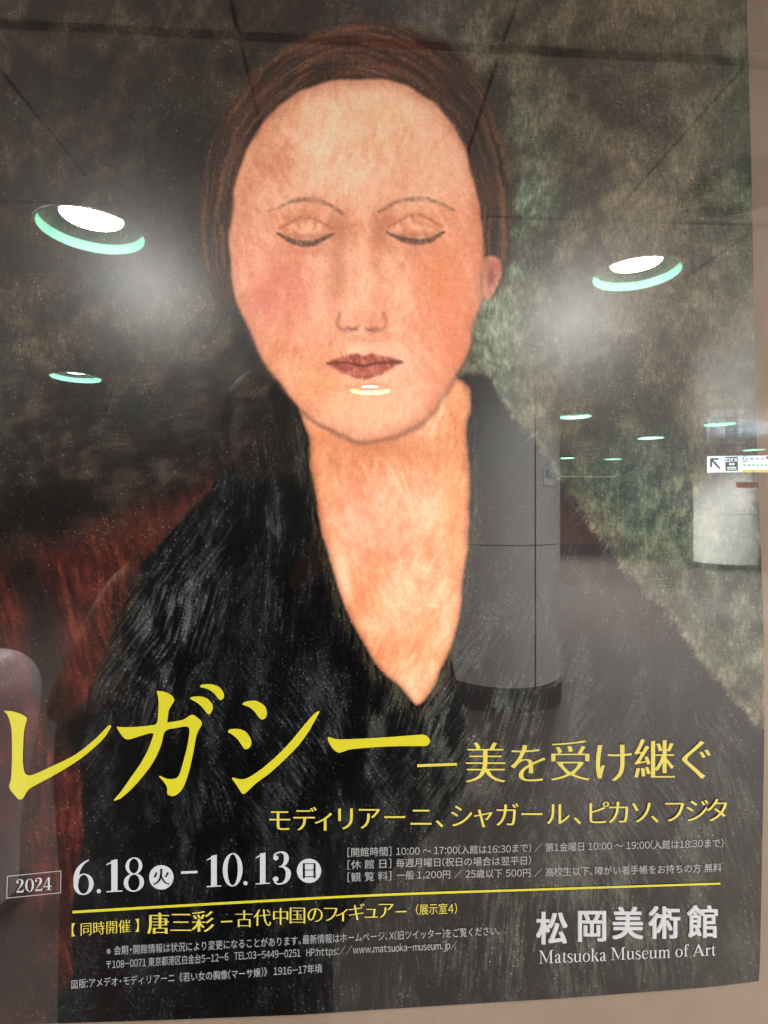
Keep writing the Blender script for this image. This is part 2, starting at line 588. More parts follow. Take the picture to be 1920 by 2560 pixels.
# ------------------------------------------------------------------ the photographer (mirrored)
M_skin = material('skin', rgb(150, 112, 94), 0.5, 0.4)
M_jacket = material('dark cloth', rgb(24, 23, 27), 0.9, 0.1, noise=0.15, nscale=20)
M_trouser = material('black trousers', rgb(20, 20, 24), 0.9, 0.1)
M_hair = material('black hair', rgb(14, 12, 12), 0.6, 0.2)
M_phone = material('phone back', rgb(25, 26, 30), 0.25, 0.5)


def skin_mesh(name, verts, edges, radii, root, mat, parent, sub=2):
    me = bpy.data.meshes.new(name)
    me.from_pydata(verts, edges, [])
    o = bpy.data.objects.new(name, me)
    COL.objects.link(o)
    md = o.modifiers.new('skin', 'SKIN')
    md.use_smooth_shade = True
    sv = me.skin_vertices[0].data
    for i, r in enumerate(radii):
        r = r if isinstance(r, tuple) else (r, r)
        sv[i].radius = r
        sv[i].use_root = (i == root)
    ms = o.modifiers.new('sub', 'SUBSURF'); ms.levels = sub; ms.render_levels = sub
    dg = bpy.context.evaluated_depsgraph_get()
    m2 = bpy.data.meshes.new_from_object(o.evaluated_get(dg))
    bpy.data.objects.remove(o)
    m2.name = name
    m2.materials.clear(); m2.materials.append(mat)
    for p in m2.polygons:
        p.use_smooth = True
    n = bpy.data.objects.new(name, m2)
    link(n, parent)
    if parent is not None:
        n.matrix_parent_inverse = Matrix.Translation(-parent.location)
    return n


HX, PY = -0.175, DIST - 1.15 - 2 * 0.0
BX = -0.31
person = empty('person', (BX, PY, 0))
V, E_, R_ = [], [], []


def node(p, r, par=None):
    V.append(p); R_.append(r)
    if par is not None:
        E_.append((par, len(V) - 1))
    return len(V) - 1


def hand(palm, par_w, tip, thumb, spread):
    """palm, four curled fingers and a thumb."""
    pm = node(palm, (.020, .034), par_w)
    for k in range(4):
        off = Vector(spread) * (k - 1.5)
        ln = (.9, 1.0, .95, .75)[k]
        a = Vector(palm) + off + Vector(tip) * .55 * ln
        b_ = a + Vector(tip) * .45 * ln + Vector((0, .012, 0))
        f1 = node(tuple(a), .0088, pm)
        node(tuple(b_), .0076, f1)
    t1 = node(tuple(Vector(palm) + Vector(thumb) * .6), .0105, pm)
    node(tuple(Vector(palm) + Vector(thumb)), .0085, t1)


pel = node((BX, PY, 0.93), (.13, .10))
sp1 = node((BX + .02, PY, 1.10), (.12, .09), pel)
sp2 = node((BX + .06, PY + .01, 1.29), (.14, .10), sp1)
nk = node((HX - .03, PY + .01, 1.44), .05, sp2)
nk2 = node((HX - .01, PY + .02, 1.52), .05, nk)
hd1 = node((HX, PY + .03, 1.59), (.064, .073), nk2)
hd2 = node((HX, PY + .025, 1.66), (.074, .088), hd1)
hd3 = node((HX, PY + .02, 1.73), (.05, .06), hd2)
for s_ in (-1, 1):
    h_ = node((BX + s_ * .10, PY, .88), .085, pel)
    k_ = node((BX + s_ * .11, PY + .02, .49), .058, h_)
    a_ = node((BX + s_ * .115, PY - .01, .09), .040, k_)
    node((BX + s_ * .125, PY + .14, .035), .035, a_)
sh = node((BX + .25, PY, 1.36), .052, sp2)
el = node((BX + .50, PY + .02, 1.11), .042, sh)
wr = node((.115, PY + .085, 1.38), .027, el)
hand((.085, PY + .110, 1.42), wr, (-.055, .012, .05), (-.015, .02, .06), (-.010, .004, -.016))
sh2 = node((BX - .14, PY, 1.36), .052, sp2)
el2 = node((BX - .27, PY + .05, 1.08), .042, sh2)
wr2 = node((-.115, PY + .085, 1.345), .027, el2)
hand((-.075, PY + .110, 1.405), wr2, (.06, .012, .045), (.03, .02, .065), (.010, .004, -.016))
skin_mesh('body', V, E_, R_, 0, M_skin, person)
COAT = [(1150, 610, 735, .07), (1190, 580, 770, .085), (1235, 500, 850, .11), (1300, 400, 925, .125), (1420, 300, 1010, .135), (1600, 190, 1110, .145),
        (1780, 140, 1160, .15), (1900, 130, 1176, .155), (2000, 132, 1165, .155), (2090, 140, 1085, .155), (2180, 146, 985, .16), (2270, 150, 905, .165), (2360, 150, 845, .17), (2470, 150, 832, .17), (2640, 150, 832, .17), (2760, 150, 835, .17)]
DB = DIST - PY
prof = catmull([(q[0], q[1], q[2], q[3] * 1000) for q in COAT], 4, False)
bm = bmesh.new()
rows = []
for (yy, xl, xr, dp) in prof:
    ax = seen_in_glass(xl, yy, DB); bx_ = seen_in_glass(xr, yy, DB)
    cxx, hw, zz = (ax[0] + bx_[0]) / 2, (bx_[0] - ax[0]) / 2, (ax[2] + bx_[2]) / 2
    ringv = []
    for k in range(40):
        an_ = 2 * math.pi * k / 40
        fold = 1 + .035 * math.sin(7 * an_ + zz * 3) * min(1, max(0, (1.4 - zz) * 2)) + .02 * math.sin(13 * an_ - zz * 5)
        ringv.append(bm.verts.new((cxx + hw * math.cos(an_), PY - .02 + dp / 1000 * math.sin(an_) * fold, zz)))
    rows.append(ringv)
for r0, r1 in zip(rows[:-1], rows[1:]):
    for k in range(40):
        bm.faces.new((r0[k], r1[k], r1[(k + 1) % 40], r0[(k + 1) % 40]))
mesh_obj('coat', bm, M_jacket, person, True)
for pts in (((BX + .44, PY + .06, 1.12, .075), (BX + .44, PY + .10, 1.24, .062), (.125, PY + .08, 1.36, .048)),
            ((BX + .02, PY + .09, 1.10, .075), (BX + .10, PY + .12, 1.22, .060), (-.115, PY + .085, 1.335, .048))):
    V, E_, R_ = [], [], []
    q = None
    for (a, b, c, r) in pts:
        q = node((a, b, c), r, q)
    skin_mesh('sleeve', V, E_, R_, 0, M_jacket, person)
V, E_, R_ = [], [], []
p0 = node((BX, PY, 0.90), (.15, .12))
for s_ in (-1, 1):
    q = node((BX + s_ * .105, PY, .82), .11, p0)
    q = node((BX + s_ * .115, PY + .02, .50), .085, q)
    q = node((BX + s_ * .12, PY, .10), .065, q)
skin_mesh('trousers', V, E_, R_, 0, M_trouser, person)
bm = bmesh.new()
bmesh.ops.create_uvsphere(bm, u_segments=32, v_segments=20, radius=1)
for v in list(bm.verts):
    if (v.co.y > 0.35 and v.co.z < 0.42) or v.co.z < -0.55:
        bm.verts.remove(v)
for v in bm.verts:
    v.co = Vector((HX + v.co.x * .092, PY + .015 + v.co.y * .110, 1.67 + v.co.z * .116))
mesh_obj('hair', bm, M_hair, person, True)
for s_ in (-1, 1):
    bm = bmesh.new()
    bmesh.ops.create_uvsphere(bm, u_segments=10, v_segments=8, radius=.010, matrix=Matrix.Translation((HX + s_ * .032, PY + .103, 1.65)))
    mesh_obj('eye', bm, M_hair, person, True)
bm = bmesh.new(); bmesh.ops.create_cone(bm, segments=10, radius1=.017, radius2=.006, depth=.05, matrix=Matrix.Translation((HX, PY + .116, 1.62)))
mesh_obj('nose', bm, M_skin, person, True)
tag(person, 'person in a long dark coat holding up a phone, mirrored in the poster', 'person')
# phone just behind the lens
ph = empty('phone', (0.015, -DIST - 0.012, EYE - 0.06))
bm = bmesh.new(); box(bm, -0.022, 0.052, -DIST - 0.016, -DIST - 0.007, EYE - 0.135, EYE + 0.02, 0.004); mesh_obj('case', bm, M_phone, ph)
bm = bmesh.new(); box(bm, -0.014, 0.044, -DIST - 0.0068, -DIST - 0.0045, EYE - 0.012, EYE + 0.012, 0.001); mesh_obj('lens_bar', bm, material('lens bar', rgb(90, 92, 98), 0.2, 0.6), ph)
tag(ph, 'dark phone held up towards the poster', 'phone')
# ------------------------------------------------------------------ display board behind the poster
board = empty('display_board', (0.02, 0.004, 0.55))
M_board = material('beige board under clear cover', rgb(124, 109, 95), 0.6, 0.15, noise=0.05, nscale=30, bump=0.1, bscale=300, coat=1.0, coat_ior=GLASS_IOR)
bm = bmesh.new(); box(bm, -0.72, 0.77, 0.004, 0.028, 0.62, 2.48); mesh_obj('panel', bm, M_board, board)
bm = bmesh.new()
for (x0, x1, z0, z1) in ((-0.78, -0.7205, 0.56, 2.54), (0.7705, 0.83, 0.56, 2.54), (-0.72, 0.77, 0.56, 0.6195), (-0.72, 0.77, 2.4805, 2.54)):
    box(bm, x0, x1, -0.018, 0.028, z0, z1, 0.003)
mesh_obj('frame', bm, material('aluminium', rgb(170, 172, 175), 0.35, 0.5, metal=0.9), board)
tag(board, 'beige display board with metal frame behind the poster', 'display board')

# ------------------------------------------------------------------ poster: printed picture
poster = empty('poster', (0, 0, 0.95))
tag(poster, 'glossy museum exhibition poster of a painted dark haired woman with yellow lettering', 'poster')


def interp(x, xs, ys):
    return np.interp(x, xs, ys)


ER = ([-330, 0, 362, 687, 976, 1265, 1554, 1850, 2100, 2300, 2400, 2460, 2600], [1860, 1867, 1877, 1884, 1887, 1898, 1909, 1911, 1906, 1902, 1900, 1897, 1897])
EB = ([-90, 0, 386, 752, 960, 1400, 1760, 1820, 1900], [2566, 2563, 2551, 2537, 2523, 2496, 2469, 2462, 2452])
NX, NY = 800, 1160
s = np.linspace(0, 1, NX)[None, :]
t = np.linspace(0, 1, NY)[:, None]
U0 = -90 + s * 1985 + 0 * t
Vv = -330 + t * (interp(U0, *EB) + 330)
U = -90 + s * (interp(Vv, *ER) + 90)
# slightly rounded, lifted corner at the lower right
shp = U.shape
U = U.ravel(); Vp = Vv.ravel()

TAB = RNG.random((512, 512)).astype(np.float32)


def vn(x, y, seed=0):
    x = x + seed * 37.7; y = y + seed * 91.3
    xi = np.floor(x).astype(np.int64); yi = np.floor(y).astype(np.int64)
    fx = x - xi; fy = y - yi
    fx = fx * fx * (3 - 2 * fx); fy = fy * fy * (3 - 2 * fy)
    a = TAB[yi % 512, xi % 512]; b = TAB[yi % 512, (xi + 1) % 512]
    c = TAB[(yi + 1) % 512, xi % 512]; d = TAB[(yi + 1) % 512, (xi + 1) % 512]
    return (a * (1 - fx) + b * fx) * (1 - fy) + (c * (1 - fx) + d * fx) * fy


def fbm(x, y, sx, sy, ang=0, seed=0, oct=4):
    c, s_ = math.cos(ang), math.sin(ang)
    a = (x * c + y * s_) / sx
    b = (-x * s_ + y * c) / sy
    v = 0; amp = 0.5; tot = 0
    for i in range(oct):
        v = v + amp * vn(a, b, seed + i * 3)
        tot += amp
        a = a * 2.03; b = b * 2.03; amp *= 0.55
    return v / tot


def sdist(x, y, poly):
    """signed distance to a closed polygon, positive inside (only near its box)."""
    P = np.asarray(poly, float)
    Q = np.roll(P, -1, axis=0)
    d2 = np.full(x.shape, 1e12)
    ins = np.zeros(x.shape, bool)
    for (x0, y0), (x1, y1) in zip(P, Q):
        ex, ey = x1 - x0, y1 - y0
        L = ex * ex + ey * ey + 1e-9
        h = np.clip(((x - x0) * ex + (y - y0) * ey) / L, 0, 1)
        dx = x - x0 - h * ex; dy = y - y0 - h * ey
        d2 = np.minimum(d2, dx * dx + dy * dy)
        cond = (y0 > y) != (y1 > y)
        if abs(ey) > 1e-9:
            ins ^= cond & (x < ex * (y - y0) / ey + x0)
    d = np.sqrt(d2)
    return np.where(ins, d, -d)


def ldist(x, y, pts):
    """distance to an open line and position 0..1 along it."""
    P = np.asarray(pts, float)
    d2 = np.full(x.shape, 1e12); pos = np.zeros(x.shape)
    n = len(P) - 1
    for i in range(n):
        x0, y0 = P[i]; x1, y1 = P[i + 1]
        ex, ey = x1 - x0, y1 - y0
        h = np.clip(((x - x0) * ex + (y - y0) * ey) / (ex * ex + ey * ey + 1e-9), 0, 1)
        dx = x - x0 - h * ex; dy = y - y0 - h * ey
        dd = dx * dx + dy * dy
        m = dd < d2
        d2 = np.where(m, dd, d2); pos = np.where(m, (i + h) / n, pos)
    return np.sqrt(d2), pos


def sm(a, b, x):
    q = np.clip((x - a) / (b - a), 0, 1)
    return q * q * (3 - 2 * q)


def blob(cx, cy, rx, ry, ang=0.0):
    c, s_ = math.cos(ang), math.sin(ang)
    a = (UX - cx) * c + (UY - cy) * s_
    b = -(UX - cx) * s_ + (UY - cy) * c
    return np.exp(-((a / rx) ** 2 + (b / ry) ** 2))


WX = (fbm(U, Vp, 60, 60, 0, 11) - .5) * 22 + (fbm(U, Vp, 7, 7, 0, 12, 2) - .5) * 10
WY = (fbm(U, Vp, 60, 60, 0, 13) - .5) * 22 + (fbm(U, Vp, 7, 7, 0, 14, 2) - .5) * 10
WXS = (fbm(U, Vp, 70, 70, 0, 11, 2) - .5) * 22
WYS = (fbm(U, Vp, 70, 70, 0, 13, 2) - .5) * 22
UX, UY = U + WX, Vp + WY         # hand-painted edges wander
C = np.zeros((U.size, 3))


def lay(mask, col):
    global C
    col = np.asarray(col, float)
    if col.ndim == 1:
        col = col[None, :]
    C = C * (1 - mask[:, None]) + col * mask[:, None]


def tone(amount):
    global C
    C = C * (1 + amount[:, None])


def ramp(v, *stops):
    xs = [q[0] for q in stops]
    return np.stack([np.interp(v, xs, [q[1][k] for q in stops]) for k in range(3)], axis=1)


REG = np.zeros(U.size, np.int32)      # which painted part a point belongs to
NAMES = ['backdrop', 'painted_drape', 'painted_chair', 'coat', 'neck', 'face', 'hair', 'ear', 'eye', 'eye', 'eyebrow', 'eyebrow', 'nose', 'mouth']


def region(mask, idx):
    REG[mask > 0.5] = idx


# --- backdrop
def dabs(sx, sy, seed, a1=.5, a2=-.7, oct=3):
    """brush dabs whose direction changes from patch to patch."""
    sel = sm(.42, .58, fbm(U, Vp, 150, 150, .3, seed + 40, 2))
    return fbm(U, Vp, sx, sy, a1, seed, oct) * sel + fbm(U, Vp, sx, sy, a2, seed + 7, oct) * (1 - sel)


n1 = fbm(U, Vp, 260, 300, .2, 1)
n2 = .35 * dabs(13, 26, 2) + .4 * fbm(U, Vp, 22, 30, .2, 8) + .25 * fbm(U, Vp, 5, 16, .03, 9, 2)
n3 = fbm(U, Vp, 60, 70, .4, 3)
n4 = .5 * dabs(46, 80, 200, .25, -.3) + .5 * fbm(U, Vp, 44, 52, .6, 207)
n3 = np.clip(.5 + (n3 - .5) * 1.4, 0, 1)
n4 = np.clip(.5 + (n4 - .5) * 1.5, 0, 1)
n2 = np.clip(.5 + (n2 - .5) * 1.3, 0, 1)
mix = np.clip(.5 + (n1 * .4 + n3 * .35 + n4 * .25 - .5) * 1.5, 0, 1)
C = ramp(mix, (.28, (14, 14, 15)), (.42, (34, 31, 29)), (.55, (54, 47, 40)), (.7, (78, 68, 56)))
rt = sm(900, 1300, U + (n3 - .5) * 260)
lay(rt * .92, ramp(mix, (.28, (38, 37, 32)), (.42, (60, 56, 46)), (.55, (84, 77, 62)), (.7, (110, 101, 82))))
lay(np.clip(blob(1300, 560, 90, 300, .1), 0, 1) * (.35 + .9 * sm(.35, .6, n4)) * .8, ramp(n2, (.3, (62, 80, 64)), (.7, (112, 132, 108))))
lay(blob(1240, 830, 80, 200) * .9, ramp(n2, (.3, (92, 108, 84)), (.7, (150, 160, 134))))
lay(blob(1270, 470, 26, 170, .05) * .6, (40, 44, 38))
lay(blob(1840, 350, 110, 420) * .7, ramp(n3, (.3, (44, 58, 48)), (.7, (80, 92, 78))))
lay(blob(1790, 1450, 190, 330, -.4) * .8, ramp(n4, (.3, (46, 58, 52)), (.7, (88, 100, 88))))
lay(blob(1560, 1270, 150, 220, -.5) * .8, ramp(n4, (.3, (30, 44, 36)), (.7, (84, 96, 76))))
lay(blob(1690, 1250, 130, 110, .2) * .36 * sm(.40, .66, n2), (128, 126, 92))
lay(blob(1790, 1330, 90, 70, .2) * .34 * sm(.40, .66, n2), (124, 122, 98))
lay(blob(1600, 250, 240, 200, .5) * .5 * sm(.3, .6, n4), (40, 38, 32))
lay(blob(1480, 480, 160, 60, .9) * .6 * sm(.3, .6, n4), (46, 44, 36))
lay(blob(1470, 780, 230, 80, -.5) * .45, (52, 49, 44))
lay(blob(1720, 900, 160, 140, .3) * .55, (44, 42, 38))
lay(blob(1090, 20, 170, 130) * .5, (100, 98, 94))
lay(blob(960, -40, 120, 90) * .6, (58, 56, 58))
lay(blob(760, 40, 60, 130) * .7, (34, 28, 30))
lay(blob(450, 430, 100, 320, .05) * .7, (12, 13, 16))
lay(blob(260, 260, 160, 140, .4) * .5 * sm(.35, .6, n4), (22, 20, 22))
lay(blob(120, 1000, 230, 160) * .5, ramp(n2, (.3, (44, 38, 36)), (.7, (78, 66, 58))))
lay(blob(60, 620, 120, 260) * .35, (64, 52, 42))
tone((n2 - .5) * .6 + (fbm(U, Vp, 4, 16, .03, 6, 2) - .5) * .5)
spk = RNG.random(U.size)
spk2 = fbm(U, Vp, 6, 26, -.5, 21, 2)
# --- drape of dark brown on the left
dr = sdist(UX, UY, catmull([(-200, 960), (150, 930), (380, 900), (560, 925), (690, 950), (720, 1080), (640, 1180), (500, 1250), (300, 1305), (140, 1350), (-200, 1440)]))
md = sm(-70, 70, dr)
st = .5 * dabs(9, 60, 31, 1.15, 1.5) + .5 * fbm(U, Vp, 40, 30, -.3, 33)
lay(md * .95, ramp(st * .55 + n3 * .45, (.3, (11, 9, 10)), (.5, (33, 27, 25)), (.72, (66, 55, 47))))
lay(blob(60, 1290, 230, 70, -.15) * .9, (8, 7, 8))
region(sm(-5, 5, dr), 1)
# --- red chair
chp = sdist(UX, UY, catmull([(-200, 1440), (40, 1385), (240, 1315), (440, 1240), (640, 1180), (560, 1420), (420, 1620), (320, 1760), (240, 1830), (215, 1960), (215, 2140), (180, 2290), (165, 2600), (-200, 2700)], 6))
soft_ = 14 + 46 * sm(1600, 1300, Vp)
mc = sm(0, 1, (chp + soft_) / (2 * soft_))
st = dabs(9, 80, 41, -.02, -.3)
lay(mc, ramp(st * .6 + n3 * .4, (.3, (30, 12, 12)), (.5, (62, 25, 22)), (.72, (98, 44, 33))))
lay(mc * blob(420, 1310, 150, 50, -.3) * .6, (84, 40, 29))
lay(mc * blob(180, 1340, 260, 42, -.25) * .7, (44, 29, 24))
d, p = ldist(UX, UY, catmull([(45, 1385), (95, 1520), (112, 1660), (150, 1800), (170, 1850)], 6, False))
lay(mc * sm(70, 12, d) * .85, (20, 15, 14))
lay(mc * sm(0, 1, (Vp - 1400) / 300) * sm(90, 30, U) * .5, (48, 11, 12))
lay(mc * blob(20, 2330, 70, 340) * .9, (20, 18, 18))
lay(mc * blob(90, 2450, 90, 120) * .8, (24, 20, 20))
lay(mc * blob(300, 1600, 70, 260, .3) * .45, (40, 28, 22))
d, p = ldist(UX, UY, [(232, 1845), (195, 1960), (205, 2080), (180, 2160), (175, 2300)])
lay(sm(9, 1, d) * .4 * sm(.45, .7, n2), (120, 92, 70))
region(sm(-6, 6, chp), 2)
# --- coat
coat_pts = [(770, 905), (690, 950), (640, 1080), (540, 1195), (450, 1300), (360, 1420), (300, 1530), (245, 1680), (180, 1790), (165, 1835), (205, 1960), (208, 2100), (185, 2260), (180, 2420), (170, 2640),
            (1000, 2700), (2000, 2700), (1960, 1930), (1870, 1800), (1760, 1655), (1640, 1510), (1530, 1390), (1430, 1245), (1330, 1105), (1245, 985), (1190, 930), (1000, 1000)]
ct = sdist(U + WXS + WX * .25, Vp + WYS + WY * .25, catmull(coat_pts, 5))
brk = (fbm(U, Vp, 5, 9, .4, 59, 2) - .5) * 22
mk = sm(-11, 9, ct + brk * .35)
left = sm(760, 420, U); right = sm(950, 1400, U)
stl = dabs(3.4, 50, 51, .30, .62)            # brush strokes leaning one way on the sleeve
strr = dabs(3.4, 50, 151, -.28, -.60)
stc = dabs(3.4, 52, 251, .10, -.14)
stt = stl * left + strr * right + stc * (1 - left) * (1 - right)
fine = fbm(U, Vp, 3.2, 15, .05, 57, 2)
patch = fbm(U, Vp, 50, 110, .1, 401)
lay(mk, ramp(patch * .55 + stt * .25 + fine * .2, (.36, (4, 4, 5)), (.5, (8, 9, 11)), (.62, (16, 18, 20)), (.75, (28, 30, 31))))
def pale_strokes(b, f, lo, col, amt):  # pale bristle marks in the paint of the coat
    lay(mk * np.clip(b, 0, 1) * sm(lo + .02, lo + .17, f * .55 + patch * .45) * amt * .8, col)
pale_strokes(blob(440, 1540, 120, 220, .45), stl, .46, (112, 122, 120), .75)
pale_strokes(blob(330, 1800, 90, 160, .3), stl, .50, (84, 84, 76), .5)
pale_strokes(blob(700, 1400, 70, 330, .03), stc, .50, (86, 96, 96), .6)
pale_strokes(blob(560, 1280, 60, 160, .3), stc, .50, (60, 66, 78), .6)
pale_strokes(blob(620, 1900, 280, 240, -.5), strr, .50, (74, 82, 86), .6)
pale_strokes(blob(850, 1880, 120, 200, -.6), strr, .49, (88, 92, 92), .55)
pale_strokes(blob(1080, 1760, 150, 100, .6), stl, .48, (92, 94, 90), .6)
pale_strokes(blob(1250, 1830, 340, 300, .3), stl, .44, (92, 94, 86), .75)
pale_strokes(blob(1500, 1450, 260, 300, .7), dabs(3.4, 50, 351, .2, -.5), .49, (76, 76, 74), .5)
pale_strokes(blob(1500, 2330, 460, 210), stc, .42, (92, 98, 84), .85)
pale_strokes(blob(1650, 2120, 300, 200), stt, .42, (84, 86, 78), .75)
pale_strokes(blob(1020, 2400, 280, 190), stc, .47, (64, 68, 62), .6)
pale_strokes(blob(1740, 1950, 190, 280), stt, .46, (66, 68, 64), .55)
pale_strokes(blob(420, 2300, 220, 240), stc, .50, (52, 54, 50), .5)
lay(mk * blob(1800, 2330, 120, 220) * .4, (42, 44, 37))
lay(mk * blob(700, 1700, 120, 140) * .35, (14, 14, 24))
e_n = sm(.4, .75, fbm(U, Vp, 6, 16, .6, 58, 3))
edge = np.exp(-((ct + 2) / 13) ** 2) * sm(1150, 1300, U) * e_n * (.4 + .6 * sm(.4, .6, n3))
lay(edge * .6, (150, 142, 124))
edge = np.exp(-((ct - 10) / 18) ** 2) * sm(560, 420, U) * sm(900, 1200, Vp) * sm(1850, 1700, Vp)
lay(edge * .5 * sm(.4, .7, stl), (70, 60, 46))
region(sm(-6, 6, ct), 3)
# --- neck and open collar
nk_p = catmull([(762, 960), (772, 1120), (790, 1260), (820, 1390), (868, 1530), (935, 1650), (1000, 1725), (1045, 1768), (1085, 1715), (1118, 1640), (1150, 1520), (1168, 1370), (1176, 1200), (1168, 1080), (1165, 960), (1000, 900)], 6)
nd = sdist(U + WXS * .7, Vp + WYS * .7, nk_p)
mn = sm(-6, 6, nd + brk * .1)
edge = np.exp(-((nd + 14) / 15) ** 2) * sm(1000, 1100, Vp)
lay(edge * .6 * sm(.35, .6, stc), (82, 72, 52))
sk1 = dabs(10, 30, 61, .5, -.4)
sk2 = fbm(U, Vp, 90, 120, .3, 62)
sk3 = fbm(U, Vp, 5, 10, .1, 63, 2)
skn = .52 + (sk1 - .5) * .26 + (sk2 - .5) * .55 + (sk3 - .5) * .12
lay(mn, ramp(skn, (.32, (186, 98, 62)), (.44, (206, 126, 86)), (.55, (222, 150, 112)), (.68, (236, 180, 146))))
lay(mn * blob(900, 1290, 110, 190, -.1) * .45, (222, 144, 124))
lay(mn * blob(1010, 1290, 70, 130, .2) * .35, (226, 164, 140))
lay(mn * blob(1135, 1230, 34, 330) * .55 * sm(.35, .6, sk1 + .1), (216, 136, 76))
lay(mn * blob(975, 1560, 110, 90, .3) * .4, (226, 164, 126))
lay(mn * blob(950, 1120, 190, 40, .05) * .6, (176, 102, 66))
lay(mn * blob(800, 1100, 40, 110) * .45, (200, 126, 80))
d, p = ldist(UX, UY, catmull([(815, 1330), (880, 1372), (950, 1392), (1010, 1388)], 5, False))
lay(mn * sm(26, 3, d) * .25, (172, 96, 62))
d, p = ldist(UX, UY, catmull([(1165, 1345), (1110, 1378), (1060, 1390)], 5, False))
lay(mn * sm(24, 3, d) * .25, (172, 96, 62))
bs = dabs(18, 80, 191, .15, -.3)
lay(mn * sm(.50, .72, bs) * .2, (234, 178, 142))
lay(mn * sm(.50, .28, bs) * .18, (200, 116, 78))
lay(mn * np.exp(-(nd / 11) ** 2) * .5, (112, 62, 42))
region(mn, 4)
# --- hair
hr_p = catmull([(880, 58), (1030, 72), (1150, 140), (1228, 265), (1268, 430), (1276, 570), (1262, 660), (1232, 705), (1195, 690), (1180, 500), (900, 190), (610, 480), (590, 700), (560, 770), (525, 730), (500, 600), (512, 420), (585, 250), (712, 125)], 6)
hd_ = sdist(UX, UY, hr_p)
mh = sm(-18, 14, hd_ + brk * .8)
rad = np.hypot((U - 890) / .78, Vp - 560) + (n3 - .5) * 18
angp = np.arctan2(Vp - 560, (U - 890) / .78)
hs = .4 * vn(rad / 6, angp * 4.5, 71) + .35 * vn(rad / 15, angp * 3.5, 72) + .25 * fbm(U, Vp, 5, 9, .2, 74, 2)
lay(mh, ramp(hs, (.2, (30, 19, 17)), (.45, (60, 38, 32)), (.65, (84, 55, 45)), (.85, (116, 78, 60))))
lay(mh * sm(900, 1250, U) * .38, (31, 24, 22))
lay(mh * np.exp(-((hd_ - 14) / 18) ** 2) * sm(1150, 1230, U) * .7 * sm(.3, .6, hs), (118, 76, 46))
lay(mh * blob(950, 130, 170, 60) * sm(.42, .7, hs) * .6, (112, 64, 46))
lay(mh * blob(560, 480, 50, 200) * sm(.42, .7, hs) * .5, (96, 74, 62))
thin = sm(.86, .95, vn(rad / 4, angp * 4, 73)) * sm(340, 150, Vp)
lay(mh * thin * .55, (160, 104, 74))
region(sm(-6, 6, hd_), 6)
# --- ear
er = sdist(U + WX * .3, Vp + WY * .3, catmull([(1205, 655), (1240, 640), (1258, 665), (1250, 710), (1226, 745), (1208, 740)], 6))
lay(sm(-5, 5, er), ramp(sk1, (.35, (188, 116, 92)), (.65, (214, 150, 124))))
lay(blob(1228, 690, 9, 24, .1) * .8, (140, 64, 56))
lay(blob(1240, 662, 12, 12) * .6, (196, 92, 82))
lay(np.exp(-(er / 5) ** 2) * .7 * sm(1222, 1245, U), (40, 30, 28))
region(sm(-4, 4, er), 7)
# --- face: a plain even oval
fc_p = catmull([(892, 200), (1000, 212), (1092, 268), (1158, 370), (1194, 500), (1206, 640), (1194, 780), (1158, 905), (1098, 1005), (1020, 1076), (930, 1100), (842, 1082), (750, 1024), (672, 930), (614, 812), (582, 680), (578, 540), (606, 400), (672, 288), (772, 220)], 6)
fd = sdist(U + WXS * .8, Vp + WYS * .8, fc_p)
mf = sm(-7, 7, fd + brk * .08)
fs = dabs(10, 26, 81, .35, -.5)
f2 = fbm(U, Vp, 90, 110, .2, 82)
f3 = fbm(U, Vp, 5, 10, .1, 83, 2)
ff = .54 + (fs - .5) * .24 + (f2 - .5) * .5 + (f3 - .5) * .12
lay(mf, ramp(ff, (.32, (192, 108, 80)), (.44, (212, 134, 104)), (.55, (224, 156, 126)), (.68, (238, 182, 152))))
q1 = sm(.3, .6, fs * .6 + f2 * .4)
lay(mf * blob(900, 330, 270, 140) * .9, ramp(ff, (.35, (224, 166, 130)), (.5, (236, 190, 158)), (.65, (244, 212, 186))))
lay(mf * blob(930, 320, 100, 70) * .45 * sm(.42, .58, f2), (226, 164, 104))
lay(mf * blob(690, 720, 95, 130) * .7 * (.5 + .5 * q1), (210, 112, 98))
lay(mf * blob(664, 760, 46, 60, .4) * .45 * (.3 + .7 * q1), (192, 88, 80))
lay(mf * blob(1110, 700, 80, 150) * .75 * (.45 + .55 * q1), (216, 118, 76))
lay(mf * blob(1130, 860, 70, 170, .2) * .6, (204, 106, 70))
lay(mf * blob(790, 960, 170, 90, .5) * .6 * (.5 + .5 * q1), (216, 142, 92))
lay(mf * blob(940, 1020, 120, 40) * .4, (232, 170, 136))
lay(mf * blob(1060, 400, 80, 90) * .35, (214, 138, 104))
q_edge = fbm(U, Vp, 60, 60, 0, 84, 2)
lay(mf * np.exp(-(fd / 26) ** 2) * .42, (160, 84, 60))
lay(np.exp(-((fd + 3) / 7) ** 2) * sm(740, 900, Vp) * .62 * (.65 + .35 * q_edge), (92, 56, 44))
lay(mf * np.exp(-((fd - 10) / 16) ** 2) * sm(700, 400, Vp) * sm(700, 620, U) * .45, (236, 186, 146))
lay(mf * blob(640, 430, 40, 150, .3) * .35, (196, 126, 96))
bs = dabs(20, 70, 181, .25, -.35)
lay(mf * sm(.50, .72, bs) * .16, (240, 194, 164))
lay(mf * sm(.50, .28, bs) * .14, (204, 124, 94))
region(mf, 5)
